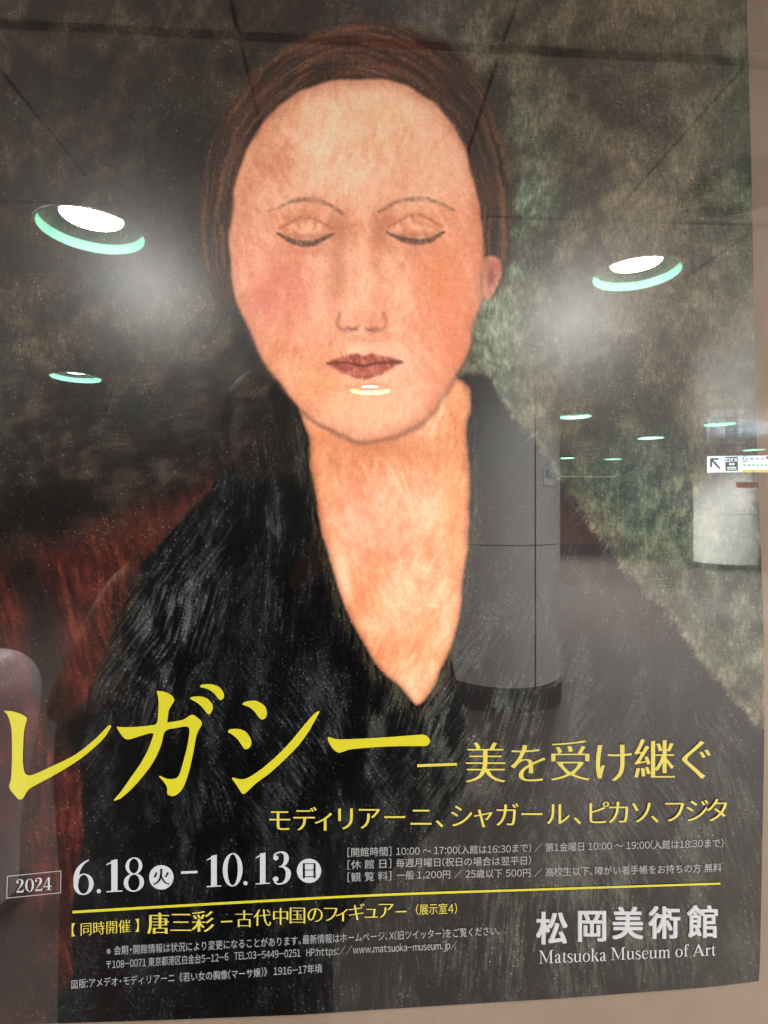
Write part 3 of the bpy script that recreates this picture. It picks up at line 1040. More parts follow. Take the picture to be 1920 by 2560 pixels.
# plain features: soft brows, lowered lids, short nose, closed mouth
for i, (ex, ey) in enumerate(((764, 588), (1040, 584))):
    m_ = -1 if i == 0 else 1
    lay(mf * blob(ex, ey - 26, 96, 40) * .55, ramp(fs, (.35, (188, 100, 66)), (.65, (212, 134, 96))))
    lay(mf * blob(ex - m_ * 82, ey - 14, 30, 40) * .5, (164, 94, 68))
    lay(mf * blob(ex, ey + 40, 80, 16) * .3, (184, 104, 82))
    bp_ = catmull([(ex - m_ * 92, ey - 56), (ex - m_ * 40, ey - 84), (ex + m_ * 30, ey - 86), (ex + m_ * 96, ey - 58)], 6, False)
    d, p = ldist(U + WX * .5, Vp + WY * .5, bp_)
    wd = 5 * np.sin(np.clip(p * .85 + .12, 0, 1) * math.pi)
    lay(mf * sm(wd + 5, wd * .3, d) * (.25 + .35 * sm(.38, .6, fs)) , (96, 62, 48))
    region(sm(12, 6, d), 10 + i)
    lid = sdist(U + WX * .3, Vp + WY * .3, catmull([(ex - 66, ey), (ex - 36, ey - 30), (ex, ey - 40), (ex + 36, ey - 30), (ex + 66, ey), (ex + 34, ey + 18), (ex, ey + 24), (ex - 34, ey + 18)], 5))
    me_ = sm(-5, 5, lid)
    lay(me_ * .9, ramp(fs, (.35, (204, 126, 96)), (.65, (230, 168, 136))))
    lay(me_ * blob(ex + 4, ey - 16, 26, 12) * .5, (238, 188, 158))
    lay(me_ * np.exp(-((Vp - ey - 4) / 10) ** 2) * .35, (150, 84, 66))
    d, p = ldist(U + WX * .35, Vp + WY * .35, catmull([(ex - 70, ey - 4), (ex - 36, ey + 14), (ex, ey + 21), (ex + 36, ey + 14), (ex + 70, ey - 4)], 6, False))
    wd = 7.5 * np.sin(np.clip(p * .9 + .05, 0, 1) * math.pi)
    lay(sm(wd + 4, wd * .4, d) * (.6 + .3 * sm(.35, .6, f3)), (58, 40, 36))
    d, p = ldist(U + WX * .35, Vp + WY * .35, catmull([(ex - 66, ey - 18), (ex, ey - 48), (ex + 66, ey - 18)], 6, False))
    lay(sm(7, 1, d) * .45 * sm(.35, .55, f3 + .1), (138, 76, 54))
    region(me_, 8 + i)
lay(mf * blob(846, 670, 26, 130, .06) * .55 * (.5 + .5 * q1), (178, 98, 70))
lay(mf * blob(908, 700, 20, 130) * .6, (240, 188, 156))
lay(mf * blob(955, 760, 26, 60, -.1) * .35, (206, 122, 90))
lay(mf * blob(904, 800, 46, 26) * .5, (222, 132, 104))
for s_ in (-1, 1):
    d, p = ldist(U + WX * .3, Vp + WY * .3, catmull([(904 + s_ * 54, 784), (904 + s_ * 62, 808), (904 + s_ * 50, 824), (904 + s_ * 34, 820)], 6, False))
    lay(sm(8, 1, d) * (.5 if s_ < 0 else .38), (138, 72, 56))
    lay(blob(904 + s_ * 26, 824, 14, 5, s_ * .2) * .75, (98, 46, 40))
lay(mf * blob(904, 846, 44, 12) * .4, (178, 102, 76))
nm = sdist(U, Vp, catmull([(872, 640), (934, 640), (966, 810), (903, 838), (842, 810)], 4))
region(sm(-3, 3, nm), 12)
lp = sdist(U + WX * .45, Vp + WY * .45, catmull([(822, 908), (860, 892), (888, 884), (908, 889), (930, 883), (960, 891), (1000, 906), (958, 934), (910, 948), (860, 936)], 5))
ml = sm(-6, 6, lp)
lay(ml * .95, ramp(fs * .6 + f3 * .4, (.35, (116, 44, 38)), (.5, (146, 62, 52)), (.65, (180, 92, 76))))
lay(ml * blob(925, 930, 36, 9) * .5, (196, 108, 90))
d, p = ldist(U + WX * .4, Vp + WY * .4, catmull([(820, 909), (866, 908), (908, 913), (956, 907), (1004, 907)], 6, False))
lay(sm(7, 1, d) * .75, (76, 30, 28))
lay(mf * blob(908, 972, 56, 12) * .45, (170, 96, 70))
region(ml, 13)
skinm = np.maximum(mf * (REG >= 5), mn * (REG == 4)) * (REG != 6)
lay(skinm * .10, (205, 176, 158))
tone(.13 * skinm)
# --- canvas weave and light flecks where the rough paint caught the light
weave = .5 * fbm(U, Vp, 3.4, 13, .02, 91, 2) + .5 * fbm(U, Vp, 13, 3.4, .02, 92, 2) - .5
dark = sm(150, 40, C.mean(axis=1))
tone(weave * (.16 + .26 * dark))
dens = sm(.40, .66, stt * mk + spk2 * (1 - mk))
clus = sm(.42, .68, fbm(U, Vp, 120, 120, .3, 93, 3))
fl = (spk > 0.998 - (.045 * dens + .006) * (.05 + 1.3 * clus) - .034 * mk * (REG == 3) * sm(.38, .6, patch)) * (.25 + .75 * RNG.random(U.size) ** 2) * dark
lay(np.clip(fl * .62, 0, 1), np.stack([np.clip(C[:, 0] * 1.4 + 104, 0, 210), np.clip(C[:, 1] * 1.4 + 100, 0, 206), np.clip(C[:, 2] * 1.4 + 90, 0, 200)], axis=1))
fl = (RNG.random(U.size) > .995) * (1 - dark) * .3
lay(fl, (252, 220, 188))
fl = (RNG.random(U.size) > .90 - .10 * rt * (REG == 0)) * RNG.random(U.size) ** 1.5 * dark
lay(fl * (.16 + .16 * (REG == 0) + .12 * (REG == 3) * sm(.4, .6, patch)), np.clip(C * 1.5 + np.array([66., 62., 54.]), 0, 205))
tone((RNG.random(U.size) - .5) * (.05 + .34 * dark))
C = np.clip(C, 0, 255)

px = U; py = Vp
c_, s__ = math.cos(YAW), math.sin(YAW)
rx = (px - 960) / F; rz = (HOR - py) / F
dx = rx * c_ + s__; dy = -rx * s__ + c_
T = DIST / dy
XYZ = np.stack([dx * T, np.zeros_like(T), EYE + rz * T], axis=1)
LINC = lin(C)
RGBA = np.concatenate([LINC, np.ones((len(C), 1))], axis=1).astype(np.float32)
idx = np.arange(NX * NY).reshape(NY, NX)
Q = np.stack([idx[:-1, :-1], idx[1:, :-1], idx[1:, 1:], idx[:-1, 1:]], axis=-1).reshape(-1, 4)
FR = REG[Q[:, 0]]
M_print = print_material('printed picture', attr='ink')


def grid_part(name, faces, parent):
    used, inv = np.unique(faces, return_inverse=True)
    f = inv.reshape(-1, 4).astype(np.int32)
    me = bpy.data.meshes.new(name)
    me.vertices.add(len(used))
    me.vertices.foreach_set('co', XYZ[used].astype(np.float32).ravel())
    me.loops.add(f.size)
    me.loops.foreach_set('vertex_index', f.ravel())
    me.polygons.add(len(f))
    me.polygons.foreach_set('loop_start', np.arange(0, f.size, 4, dtype=np.int32))
    at = me.color_attributes.new('ink', 'FLOAT_COLOR', 'POINT')
    at.data.foreach_set('color', RGBA[used].ravel())
    me.update(calc_edges=True)
    me.materials.append(M_print)
    o = bpy.data.objects.new(name, me)
    link(o, parent)
    if parent is poster:
        o.matrix_parent_inverse = Matrix.Translation(-poster.location)
    return o


parts = {}
for k, nm_ in enumerate(NAMES):
    fs_ = Q[FR == k]
    if not len(fs_):
        continue
    par = poster
    if k in (8, 9, 10, 11, 12, 13):
        par = parts[5]
    parts[k] = grid_part(nm_, fs_, par)
# the paper itself: a thin sheet just behind the ink
bm = bmesh.new()
ring = np.concatenate([idx[0, :], idx[1:, -1], idx[-1, -2::-1], idx[-2:0:-1, 0]])[::6]
fv = [bm.verts.new((XYZ[i, 0], 0.0003, XYZ[i, 2])) for i in ring]
bv = [bm.verts.new((XYZ[i, 0], 0.0009, XYZ[i, 2])) for i in ring]
bm.faces.new(list(reversed(fv))); bm.faces.new(bv)
for i in range(len(fv)):
    j = (i + 1) % len(fv)
    bm.faces.new((fv[i], fv[j], bv[j], bv[i]))
mesh_obj('paper_sheet', bm, material('white paper', rgb(225, 222, 214), 0.7, 0.2), poster)

# ------------------------------------------------------------------ lettering
M_yel = print_material('yellow ink', rgb(196, 189, 46))
M_yel2 = print_material('soft yellow ink', rgb(204, 190, 82))
M_wht = print_material('white ink', rgb(186, 190, 196))
M_wht2 = print_material('grey white ink', rgb(156, 159, 162))
M_blk = print_material('black ink', rgb(18, 18, 20))


def px_to_local(p):
    x, z = on_poster(p[0], p[1])
    return x, z


def area(c):
    c = np.array(c); d = np.roll(c, -1, axis=0)
    return 0.5 * float(np.sum(c[:, 0] * d[:, 1] - d[:, 0] * c[:, 1]))


def letter_mesh(name, contour_sets, mat, parent=poster, off=0.0006):
    """contour_sets: list of lists of contours in photograph pixels; every set is filled on its own, a hair in front of the one before."""
    bm = bmesh.new()
    for i, cs in enumerate(contour_sets):
        cc = [c for c in cs if len(c) > 2]
        if not cc:
            continue
        A = np.concatenate([np.array(c) for c in cc])
        mn_, sz = A.mean(axis=0), max(1e-6, float((A.max(axis=0) - A.min(axis=0)).max()))
        k_ = 10.0 / sz
        want = abs(sum(area(c) for c in cc))
        for k_, tilt in ((10.0 / sz, 0.0), (7.3 / sz, 0.4), (13.7 / sz, -0.7), (4.1 / sz, 1.2)):
            ct_, st_ = math.cos(tilt), math.sin(tilt)
            me = flat_fill('tmp', [[(((a - mn_[0]) * ct_ - (b - mn_[1]) * st_) * k_, ((a - mn_[0]) * st_ + (b - mn_[1]) * ct_) * k_) for a, b in c] for c in cc], 0, None)
            got = sum(p.area for p in me.polygons) / k_ ** 2
            if abs(got - want) < .03 * want + 1e-6 or tilt == 1.2:
                break
            bpy.data.meshes.remove(me)
        y = -off - 0.00002 * (i % 26)
        vs = []
        for v in me.vertices:
            X, Z = px_to_local(((v.co.x * ct_ + v.co.y * st_) / k_ + mn_[0], (-v.co.x * st_ + v.co.y * ct_) / k_ + mn_[1]))
            vs.append(bm.verts.new((X, y, Z)))
        for p in me.polygons:
            q = [vs[k] for k in p.vertices]
            try:
                f = bm.faces.new(q)
            except ValueError:
                pass
        bpy.data.meshes.remove(me)
    bm.normal_update()
    for f in bm.faces:
        if f.normal.y > 0:
            f.normal_flip()
    me = bpy.data.meshes.new(name)
    bm.to_mesh(me); bm.free()
    me.materials.append(mat)
    o = bpy.data.objects.new(name, me)
    link(o, parent)
    if parent is poster:
        o.matrix_parent_inverse = Matrix.Translation(-poster.location)
    return o


def text_contours(body, res=3):
    """outline contours of a string, em = 1; plain letters and digits take their full-width sans shapes, set close."""
    if len(body) == 1 and body != ' ':
        return [glyph_outline(body, res)]
    out, x = [], 0.0
    for ch_ in body:
        if ch_ == ' ':
            x += .28
            continue
        if ch_ == '\u3000':
            x += .8
            continue
        if '!' <= ch_ <= '~':
            g = glyph_cache(chr(ord(ch_) + 0xFEE0), res)
            a = min(q[0] for c in g for q in c); b = max(q[0] for c in g for q in c)
            pad = .045
            if ch_.isdigit():
                pad = max(.045, (.555 - (b - a)) / 2)
            if ch_ in '.:,':
                pad = .07
            out.append([[(q[0] - a + x + pad, q[1]) for q in c] for c in g])
            x += b - a + 2 * pad
        else:
            g = glyph_cache(ch_, res)
            sh_ = -.23 if ch_ == '・' else 0
            out.append([[(q[0] + x + sh_, q[1]) for q in c] for c in g])
            x += .55 if ch_ in '、。・' else 1.0
    return out


GC = {}


def glyph_cache(ch_, res):
    if (ch_, res) not in GC:
        GC[(ch_, res)] = glyph_outline(ch_, res)
    return GC[(ch_, res)]


def glyph_outline(body, res=3):
    cu = bpy.data.curves.new('t', 'FONT')
    cu.body = body
    ob = bpy.data.objects.new('t', cu)
    COL.objects.link(ob)
    dg = bpy.context.evaluated_depsgraph_get()
    c2 = ob.to_curve(dg, apply_modifiers=False)
    out = []
    for sp in c2.splines:
        bp = sp.bezier_points
        n = len(bp)
        pts = []
        for i in range(n):
            a, b = bp[i], bp[(i + 1) % n]
            p0, p1, p2, p3 = a.co, a.handle_right, b.handle_left, b.co
            straight = (p1 - p0).length < 1e-6 and (p3 - p2).length < 1e-6
            cross = abs((p1 - p0).cross(p3 - p0).z) + abs((p2 - p0).cross(p3 - p0).z)
            m = 1 if straight or cross < 1e-5 else res
            for k in range(m):
                u = k / m
                q = p0 * (1 - u) ** 3 + p1 * 3 * u * (1 - u) ** 2 + p2 * 3 * u * u * (1 - u) + p3 * u ** 3
                pts.append((q.x, q.y))
        cl = []
        for q in pts:
            if not cl or (abs(q[0] - cl[-1][0]) + abs(q[1] - cl[-1][1])) > 1e-4:
                cl.append(q)
        if len(cl) > 2 and abs(cl[0][0] - cl[-1][0]) + abs(cl[0][1] - cl[-1][1]) < 1e-4:
            cl.pop()
        out.append(cl)
    ob.to_curve_clear()
    bpy.data.objects.remove(ob)
    bpy.data.curves.remove(cu)
    return out


def weight(cs, kx, ky):
    """move outline points along their outward normals: kx for upright strokes, ky for level strokes (em units)."""
    if not cs:
        return cs
    big = max(cs, key=lambda c: abs(area(c)))
    sgn_ = 1 if area(big) > 0 else -1
    out = []
    for c in cs:
        P = np.array(c)
        e1 = P - np.roll(P, 1, axis=0); e2 = np.roll(P, -1, axis=0) - P
        def nrm(e):
            L = np.hypot(e[:, 0], e[:, 1])[:, None] + 1e-9
            return np.stack([e[:, 1], -e[:, 0]], axis=1) / L * sgn_
        n_a, n_b = nrm(e1), nrm(e2)
        nx = np.where(np.abs(n_a[:, 0]) > np.abs(n_b[:, 0]), n_a[:, 0], n_b[:, 0])
        ny = np.where(np.abs(n_a[:, 1]) > np.abs(n_b[:, 1]), n_a[:, 1], n_b[:, 1])
        P = P + np.stack([nx * kx, ny * ky], axis=1)
        out.append([tuple(q) for q in P])
    return out


def line_text(body, path, em, kx=0.0, ky=0.0, width_fit=True, res=3):
    """contours in pixels of a text line: path = [(x, y of the middle of the line), ...] from its left to its right end, em = its height in pixels."""
    gs = [weight(g, kx, ky) for g in text_contours(body, res)]
    xs = [q[0] for g in gs for c in g for q in c]
    x0, x1 = min(xs), max(xs)
    px_ = [p[0] for p in path]; py_ = [p[1] for p in path]
    L = px_[-1] - px_[0]
    out = []
    for g in gs:
        og = []
        for c in g:
            o = []
            for (x, y) in c:
                u = (x - x0) / (x1 - x0)
                X = px_[0] + u * L
                ymid = float(np.interp(X, px_, py_))
                o.append((X, ymid - (y - 0.34) * em))
            og.append(o)
        out.append(og)
    return out


def glyph_text(chars, centres, ems, kx, ky, emx=None):
    sets = []
    for ch_, (x, y) in zip(chars, centres):
        cs = weight(text_contours(ch_, 4)[0], kx, ky)
        P = np.array([q for c in cs for q in c])
        # keep the glyph's own place in its em square (full width = 1)
        adv = 1.0
        ex = emx or ems
        sets.append([[(x + (q[0] - adv * .5) * ex, y - (q[1] - .34) * ems) for q in c] for c in cs])
    return sets


# title, traced letter by letter
def tr(pts, ox, oy, sc, n=4):
    P = [(ox + x * sc, oy + y * sc) for x, y in pts]
    return [tuple(q) for q in soft(P, n)]


def soft(P, n=4):
    """round a traced outline except at its sharp corners."""
    P = np.array(P); N = len(P)
    out = []
    corner = []
    for i in range(N):
        a = P[i] - P[i - 1]; b = P[(i + 1) % N] - P[i]
        ca = np.dot(a, b) / (np.linalg.norm(a) * np.linalg.norm(b) + 1e-9)
        corner.append(ca < 0.35)
    for i in range(N):
        p0, p1, p2, p3 = P[i - 1], P[i], P[(i + 1) % N], P[(i + 2) % N]
        m1 = (p2 - p1) if corner[i] else (p2 - p0) / 2
        m2 = (p2 - p1) if corner[(i + 1) % N] else (p3 - p1) / 2
        L = np.linalg.norm(p2 - p1)
        for m in (m1, m2):
            l = np.linalg.norm(m)
            if l > 1.3 * L:
                m *= 1.3 * L / l
        for k in range(n):
            u = k / n
            out.append((2 * u ** 3 - 3 * u * u + 1) * p1 + (u ** 3 - 2 * u * u + u) * m1 + (-2 * u ** 3 + 3 * u * u) * p2 + (u ** 3 - u * u) * m2)
    return out


K = 560 / 1659
RE = [(30, 285), (90, 288), (150, 305), (195, 330), (202, 352), (190, 395), (180, 450), (173, 600), (175, 690), (188, 745), (215, 762), (255, 755), (400, 690), (560, 610), (700, 500), (770, 430), (805, 395), (823, 392), (826, 402), (770, 490), (650, 600), (520, 693), (380, 775), (240, 850), (205, 880), (175, 930), (152, 942), (130, 930), (72, 855), (85, 790), (92, 640), (90, 450), (80, 380), (60, 320)]
GA = [(1163, 138), (1220, 145), (1270, 170), (1292, 200), (1285, 225), (1255, 275), (1245, 330), (1240, 372), (1310, 362), (1360, 350), (1395, 328), (1420, 315), (1445, 322), (1485, 355), (1497, 378), (1490, 400), (1465, 445), (1450, 500), (1430, 610), (1400, 740), (1365, 840), (1330, 890), (1290, 915), (1255, 912), (1240, 895), (1240, 860), (1225, 825), (1182, 775), (1185, 765), (1240, 788), (1290, 788), (1318, 775), (1335, 745), (1365, 640), (1390, 540), (1405, 440), (1398, 408), (1370, 402), (1310, 412), (1225, 437), (1195, 540), (1140, 660), (1060, 770), (980, 860), (900, 930), (850, 952), (845, 945), (900, 880), (970, 780), (1040, 680), (1095, 580), (1130, 490), (1140, 455), (1110, 452), (1030, 475), (950, 497), (910, 475), (870, 415), (868, 403), (930, 407), (1040, 402), (1120, 392), (1158, 383), (1170, 345), (1176, 260), (1175, 200), (1165, 155)]
GA1 = [(1410, 188), (1430, 181), (1490, 180), (1540, 198), (1572, 235), (1577, 270), (1560, 305), (1548, 311), (1530, 300), (1505, 265), (1460, 225), (1415, 200)]
GA2 = [(1480, 102), (1505, 90), (1570, 90), (1625, 110), (1655, 150), (1660, 185), (1640, 208), (1622, 200), (1590, 160), (1540, 125), (1490, 112)]
SI1 = [(195, 237), (215, 220), (270, 210), (320, 220), (365, 255), (378, 300), (370, 335), (345, 349), (318, 335), (290, 295), (250, 260), (205, 243)]
SI2 = [(90, 437), (105, 422), (170, 420), (220, 440), (255, 485), (263, 530), (245, 562), (215, 568), (195, 545), (165, 500), (120, 460), (95, 447)]
SI3 = [(118, 785), (128, 779), (165, 788), (210, 790), (270, 762), (370, 690), (470, 600), (560, 505), (650, 395), (730, 305), (763, 286), (767, 292), (740, 345), (680, 450), (600, 555), (500, 655), (400, 745), (300, 820), (230, 885), (205, 900), (190, 892), (160, 845)]
BAR = [(826, 482), (838, 479), (880, 492), (940, 496), (1100, 490), (1300, 478), (1480, 464), (1530, 462), (1565, 475), (1583, 500), (1580, 525), (1560, 543), (1520, 546), (1300, 548), (1100, 560), (990, 572), (930, 592), (900, 592), (865, 565), (835, 515)]
sets = [[tr(q, 0, 1680, K)] for q in (RE, GA, GA1, GA2)] + [[tr(q, 540, 1680, K)] for q in (SI1, SI2, SI3, BAR)]
letter_mesh('title_lettering', sets, M_yel)

# stroke-built serif letters
def stroke(pts, n=8, closed=False):
    """(x, y, width) -> outline polygon(s)."""
    P = catmull(pts, n, closed)
    xy, w = P[:, :2], P[:, 2]
    if closed:
        d = np.roll(xy, -1, axis=0) - np.roll(xy, 1, axis=0)
    else:
        d = np.gradient(xy, axis=0)
    d /= np.hypot(d[:, 0], d[:, 1])[:, None] + 1e-9
    nn = np.stack([-d[:, 1], d[:, 0]], axis=1) * (np.abs(w) / 2)[:, None]
    a, b = xy + nn, xy - nn
    if closed:
        return [[tuple(q) for q in a], [tuple(q) for q in b]]
    return [[tuple(q) for q in a] + [tuple(q) for q in b[::-1]]]


def ring_(cx, cy, rx, ry, wx, wy):
    out = []
    for k in range(2):
        f = (rx, ry) if k == 0 else (rx - wx, ry - wy)
        out.append([(cx + f[0] * math.cos(a * math.pi / 20), cy + f[1] * math.sin(a * math.pi / 20)) for a in range(40)])
    return out


def disc(cx, cy, r, ry=None):
    ry = ry or r
    return [[(cx + r * math.cos(a * math.pi / 18), cy + ry * math.sin(a * math.pi / 18)) for a in range(36)]]


def rect(x0, y0, x1, y1):
    return [[(x0, y0), (x1, y0), (x1, y1), (x0, y1)]]


def poly(*p):
    return [list(p)]


DIG = {   # height 1, y up
    '1': (0.50, [rect(.17, .03, .35, .96), rect(.03, 0, .49, .035), poly((.03, .86), (.17, .93), (.17, .97), (.35, 1.0), (.35, .95), (.17, .88), (.03, .83))]),
    '0': (0.62, [ring_(.31, .5, .30, .51, .145, .035)]),
    '8': (0.62, [ring_(.31, .755, .235, .255, .10, .035), ring_(.31, .26, .285, .275, .125, .035)]),
    '6': (0.62, [ring_(.31, .30, .285, .31, .13, .035), stroke([(.10, .34, .145), (.10, .52, .145), (.17, .74, .12), (.30, .90, .07), (.46, 1.0, .03)])]),
    '3': (0.60, [stroke([(.06, .78, .02), (.09, .93, .05), (.25, .99, .045), (.38, .93, .10), (.42, .78, .145), (.37, .62, .10), (.26, .545, .03), (.20, .54, .03)]),
                 stroke([(.22, .54, .03), (.34, .52, .06), (.46, .40, .13), (.47, .24, .15), (.40, .08, .10), (.26, .0, .04), (.12, .03, .05), (.05, .16, .02)]), disc(.115, .82, .075), disc(.11, .16, .08)]),
    '2': (0.60, [stroke([(.07, .76, .03), (.10, .92, .06), (.25, .99, .05), (.40, .92, .12), (.43, .75, .15), (.36, .55, .12), (.20, .30, .05), (.06, .06, .03)]), disc(.12, .78, .07), poly((.04, .0), (.50, .0), (.55, .25), (.52, .25), (.47, .13), (.12, .11), (.04, .05))]),
    '4': (0.62, [rect(.34, .03, .47, .99), rect(.24, 0, .57, .035), rect(.03, .25, .60, .33), poly((.34, .99), (.40, .99), (.08, .33), (.03, .33), (.03, .30))]),
    '.': (0.26, [disc(.12, .06, .075)]),
}


def place(sets, x, ybase, h, w, slope):
    """unit glyph -> pixels; w is the width of one unit, slope the rise of the line."""
    return [[[(x + a * w, ybase - b * h + a * w * slope) for a, b in c] for c in cs] for cs in sets]


KD = 840 / 1659
sets = []
for ch_, x0, x1, yt, yb in (('6', 360, 465, 100, 270), ('1', 522, 604, 95, 256), ('8', 608, 714, 88, 253), ('1', 1016, 1092, 73, 231), ('0', 1099, 1197, 66, 228), ('1', 1258, 1332, 62, 217), ('3', 1343, 1442, 58, 216)):
    adv, g = DIG[ch_]
    sets += place(g, x0 * KD, 2100 + yb * KD, (yb - yt) * KD, (x1 - x0) * KD / (adv - .02), -0.05)
for (x, y) in ((490, 250), (1213, 210)):
    sets.append(disc(x * KD, 2100 + y * KD, 10.5 * KD))
letter_mesh('opening_date', [q for q in sets if q[0][0][0] < 400], M_wht)
letter_mesh('closing_date', [q for q in sets if q[0][0][0] > 400], M_wht)
sets = []
sets.append([[(895 * KD, 2100 + 153 * KD), (976 * KD, 2100 + 149 * KD), (976 * KD, 2100 + 161 * KD), (895 * KD, 2100 + 165 * KD)]])
letter_mesh('date_dash', sets, M_wht)
o1 = letter_mesh('weekday_disc', [disc(798 * KD, 2100 + 182 * KD, 60.5 * KD)], M_wht)
letter_mesh('weekday_character', glyph_text('火', [(798 * KD, 2100 + 181 * KD)], 46, .012, -.016), M_blk, off=0.001)
o1 = letter_mesh('weekday_disc', [disc(1526 * KD, 2100 + 150 * KD, 60 * KD)], M_wht)
letter_mesh('weekday_character', glyph_text('日', [(1527 * KD, 2100 + 149 * KD)], 46, .012, -.016), M_blk, off=0.001)
sets = []
x = 82
for ch_, x0 in zip('2024', (80, 126, 172, 214)):
    adv, g = DIG[ch_]
    yb = 258 - (x0 - 80) * .085
    sets += place(g, x0 * KD, 2100 + yb * KD, 64 * KD, 45 * KD / adv, -0.07)
letter_mesh('year_lettering', sets, M_wht)
bx = [(37, 175), (305, 148), (303, 260), (33, 287)]
bxo = [(x * KD, 2100 + y * KD) for x, y in bx]
inn = [(bxo[0][0] + 2.2, bxo[0][1] + 2), (bxo[1][0] - 2.2, bxo[1][1] + 2.3), (bxo[2][0] - 2.2, bxo[2][1] - 2), (bxo[3][0] + 2.2, bxo[3][1] - 2.3)]
letter_mesh('year_box_outline', [[bxo, inn]], M_wht2)

# subtitle and artist lines: upright strokes heavy, level strokes thin
c3 = 760 / 1659
letter_mesh('subtitle_dash', [[[(1043, 1910), (1142, 1906.5), (1142, 1913), (1043, 1917)]]], M_yel2)
sets = []
for ox in (-1.3, 1.3):
    sets += glyph_text('美を受け継ぐ', [(x + ox, y) for x, y in ((1213, 1910), (1321, 1911), (1425, 1905), (1531, 1908), (1635, 1901), (1738, 1902))], 112, .0, -.018, 108)
letter_mesh('subtitle_lettering', sets, M_yel2)
names = 'モディリアーニ、シャガール、ピカソ、フジタ'
xs = (699, 761, 812, 864, 922, 987, 1053, 1118, 1153, 1207, 1267, 1329, 1394, 1462, 1493, 1546, 1603, 1655, 1685, 1741, 1792)
cen = [(x, 2051 - (x - 699) * .0225) for x in xs]
letter_mesh('artist_lettering', glyph_text(names, cen, 66, .010, -.010, 64), M_yel2)

# rule
ru = [(182, 2279), (560, 2257), (960, 2236), (1400, 2221), (1800, 2208)]
RU = catmull(ru, 6, False)
letter_mesh('rule_line', [[[(x, y - 3.4 + (x - 182) * .0006) for x, y in RU] + [(x, y + 3.4 - (x - 182) * .0006) for x, y in RU[::-1]]]], M_yel)

# hours and prices
sets = []
sets += (line_text('[開館時間]', [(869, 2131), (978, 2128)], 25))
sets += (line_text('10:00 〜 17:00(入館は16:30まで) / 第1金曜日 10:00 〜 19:00(入館は18:30まで)', [(990, 2128), (1340, 2119), (1560, 2113), (1807, 2107)], 24))
sets += (line_text('[休 館 日]', [(869, 2162), (978, 2158)], 25))
sets += (line_text('毎週月曜日(祝日の場合は翌平日)', [(990, 2157), (1327, 2150)], 24))
sets += (line_text('[観 覧 料]', [(869, 2193), (978, 2189)], 25))
sets += (line_text('一般 1,200円 / 25歳以下 500円 / 高校生以下、障がい者手帳をお持ちの方 無料', [(992, 2188), (1350, 2180), (1600, 2174), (1802, 2168)], 24))
letter_mesh('hours_lettering', sets, M_wht2)

# second show
sets = line_text('【 同時開催 】', [(180, 2325), (348, 2313)], 36, .004, -.012)
for ox in (-1.0, 1.0):
    sets += glyph_text('唐三彩', [(397 + ox, 2309), (453 + ox, 2306), (508 + ox, 2304)], 58, .004, -.012)
sets += [[[(553, 2301), (581, 2299.5), (581, 2303), (553, 2304.5)]]]
sets += glyph_text('古代中国のフィギュア', [(611, 2297), (656, 2294), (702, 2291), (744, 2288), (788, 2286), (827, 2284), (857, 2282), (891, 2280), (928, 2277), (964, 2275)], 47, .008, -.016, 46)
sets += [[[(989, 2276), (1016, 2275), (1016, 2278), (989, 2279)]]]
sets += (line_text('(展示室4)', [(1040, 2273), (1142, 2271)], 29))
letter_mesh('second_show_lettering', sets, M_yel2)

# small print
sets = []
sets += (line_text('※会期・開館情報は状況により変更になることがあります。最新情報はホームページ、X(旧ツイッター)をご覧ください。', [(267, 2377), (500, 2364), (758, 2349), (1000, 2337), (1249, 2326)], 25))
sets += (line_text('〒108-0071 東京都港区白金台5-12-6　TEL:03-5449-0251　HP:https://www.matsuoka-museum.jp/', [(267, 2411), (611, 2388), (900, 2373), (1142, 2361)], 25))
sets += (line_text('図版:アメデオ・モディリアーニ《若い女の胸像(マーサ嬢)》 1916-17年頃', [(180, 2460), (470, 2441), (805, 2420)], 25))
letter_mesh('small_print', sets, M_wht2)

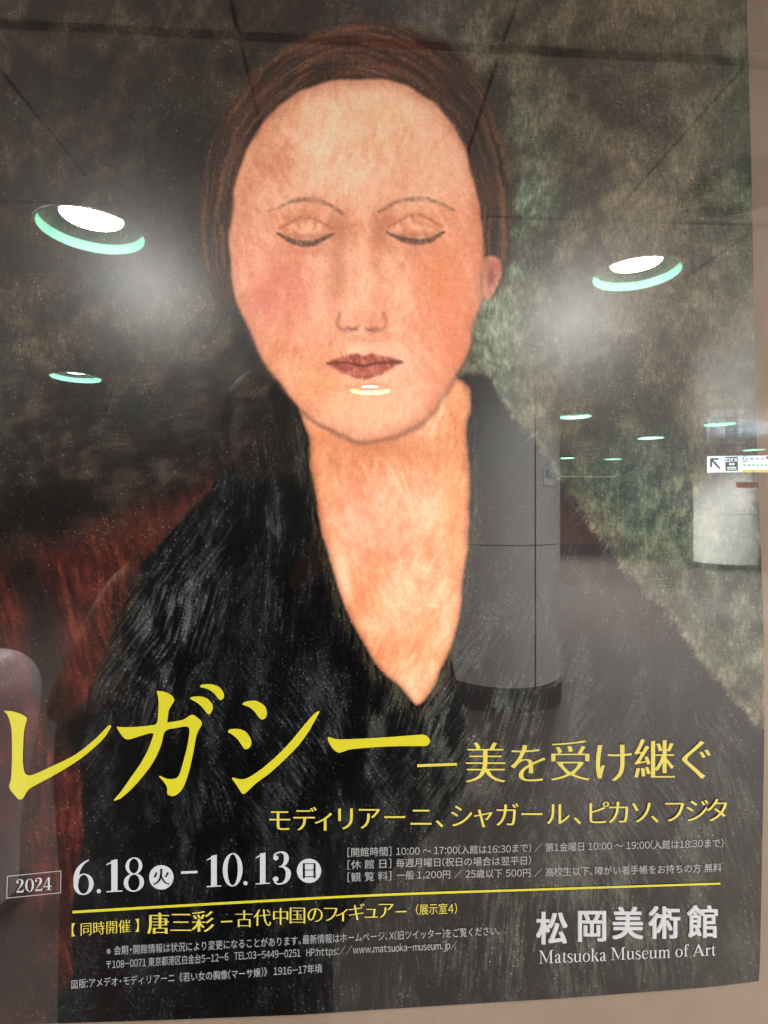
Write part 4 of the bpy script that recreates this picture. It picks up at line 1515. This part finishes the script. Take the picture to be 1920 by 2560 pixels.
# museum name
KM = 540 / 1659
mus = [('松', 182, 314), ('岡', 488, 293), ('美', 762, 275), ('術', 1045, 270), ('館', 1340, 263)]
sets = []
for (ox, oy) in ((-2.2, -1.2), (2.2, -1.2), (-2.2, 1.2), (2.2, 1.2), (0, 0)):
    sets += glyph_text([m_[0] for m_ in mus], [(1320 + m_[1] * KM + ox, 2220 + m_[2] * KM + oy) for m_ in mus], 86, 0, 0, 80)
letter_mesh('museum_characters', sets, M_wht)
LAT = {   # x-height .46, cap height .68 as in em 1
    'M': (.92, [rect(.12, .02, .155, .66), rect(.03, 0, .25, .025), rect(.68, .02, .78, .66), rect(.60, 0, .87, .025), poly((.03, .68), (.20, .68), (.47, .16), (.44, .04), (.135, .62), (.03, .655)), poly((.44, .04), (.70, .68), (.87, .68), (.87, .655), (.70, .62), (.47, .04))]),
    'a': (.45, [stroke([(.07, .34, .03), (.10, .42, .04), (.19, .455, .035), (.28, .41, .07), (.30, .30, .085), (.30, .08, .085), (.34, .02, .05), (.42, .03, .02)]), stroke([(.30, .28, .02), (.17, .22, .04), (.09, .13, .08), (.13, .02, .06), (.22, .03, .03), (.29, .09, .02)]), disc(.10, .35, .042)]),
    't': (.30, [stroke([(.13, .57, .03), (.14, .45, .07), (.14, .10, .08), (.19, .01, .06), (.28, .05, .02)]), rect(.03, .43, .27, .455)]),
    's': (.38, [stroke([(.31, .34, .03), (.29, .43, .03), (.19, .455, .035), (.09, .41, .06), (.08, .32, .07), (.19, .24, .08), (.30, .15, .075), (.28, .04, .06), (.18, 0, .035), (.08, .03, .03), (.05, .13, .03)])]),
    'u': (.52, [stroke([(.11, .45, .085), (.11, .12, .085), (.17, .02, .06), (.27, .02, .035), (.36, .10, .02)]), rect(.35, .02, .435, .45), rect(.02, .43, .12, .455), rect(.27, .43, .36, .455), rect(.43, .0, .50, .025)]),
    'o': (.50, [ring_(.25, .225, .215, .24, .085, .028)]),
    'k': (.51, [rect(.08, .02, .165, .69), rect(.02, 0, .23, .025), rect(.02, .67, .09, .695), stroke([(.16, .20, .03), (.38, .44, .03)]), poly((.22, .29), (.28, .33), (.46, .03), (.51, 0), (.36, 0)), rect(.29, .435, .47, .455)]),
    'e': (.44, [stroke([(.08, .26, .02), (.36, .26, .02), (.35, .38, .05), (.23, .455, .03), (.10, .38, .06), (.075, .22, .085), (.12, .06, .07), (.24, .005, .045), (.38, .09, .02)])]),
    'm': (.79, [rect(.09, .02, .175, .45), rect(.02, 0, .24, .025), rect(.02, .43, .1, .455), stroke([(.17, .36, .02), (.27, .44, .045), (.37, .40, .08), (.385, .28, .085), (.385, .02, .085)]), rect(.30, 0, .46, .025), stroke([(.42, .36, .02), (.52, .44, .045), (.62, .40, .08), (.64, .28, .085), (.64, .02, .085)]), rect(.56, 0, .73, .025)]),
    'f': (.32, [stroke([(.33, .60, .05), (.28, .68, .035), (.18, .66, .05), (.14, .55, .08), (.14, .02, .085)]), rect(.03, .43, .28, .455), rect(.04, 0, .26, .025)]),
    'A': (.70, [poly((.05, .0), (.09, 0), (.34, .60), (.31, .68)), poly((.31, .68), (.37, .68), (.66, 0), (.54, 0), (.30, .58)), rect(.17, .21, .48, .24), rect(.0, 0, .17, .025), rect(.46, 0, .71, .025)]),
    'r': (.36, [rect(.09, .02, .175, .45), rect(.02, 0, .25, .025), rect(.02, .43, .1, .455), stroke([(.17, .33, .02), (.24, .42, .05), (.32, .42, .06), (.35, .37, .03)])]),
    ' ': (.24, []),
}
word = 'Matsuoka Museum of Art'
tot = sum(LAT[c][0] for c in word)
xL, xR = 1320 + 80 * KM, 1320 + 1438 * KM
sc_ = (xR - xL) / tot
x = xL
sets = []
for c in word:
    u = (x - xL) / (xR - xL)
    yb = 2220 + (577 - 66 * u) * KM
    h = (148 - 18 * u) * KM
    sets += place(LAT[c][1], x, yb, h, sc_, -0.048)
    x += LAT[c][0] * sc_
letter_mesh('museum_lettering', sets, M_wht)
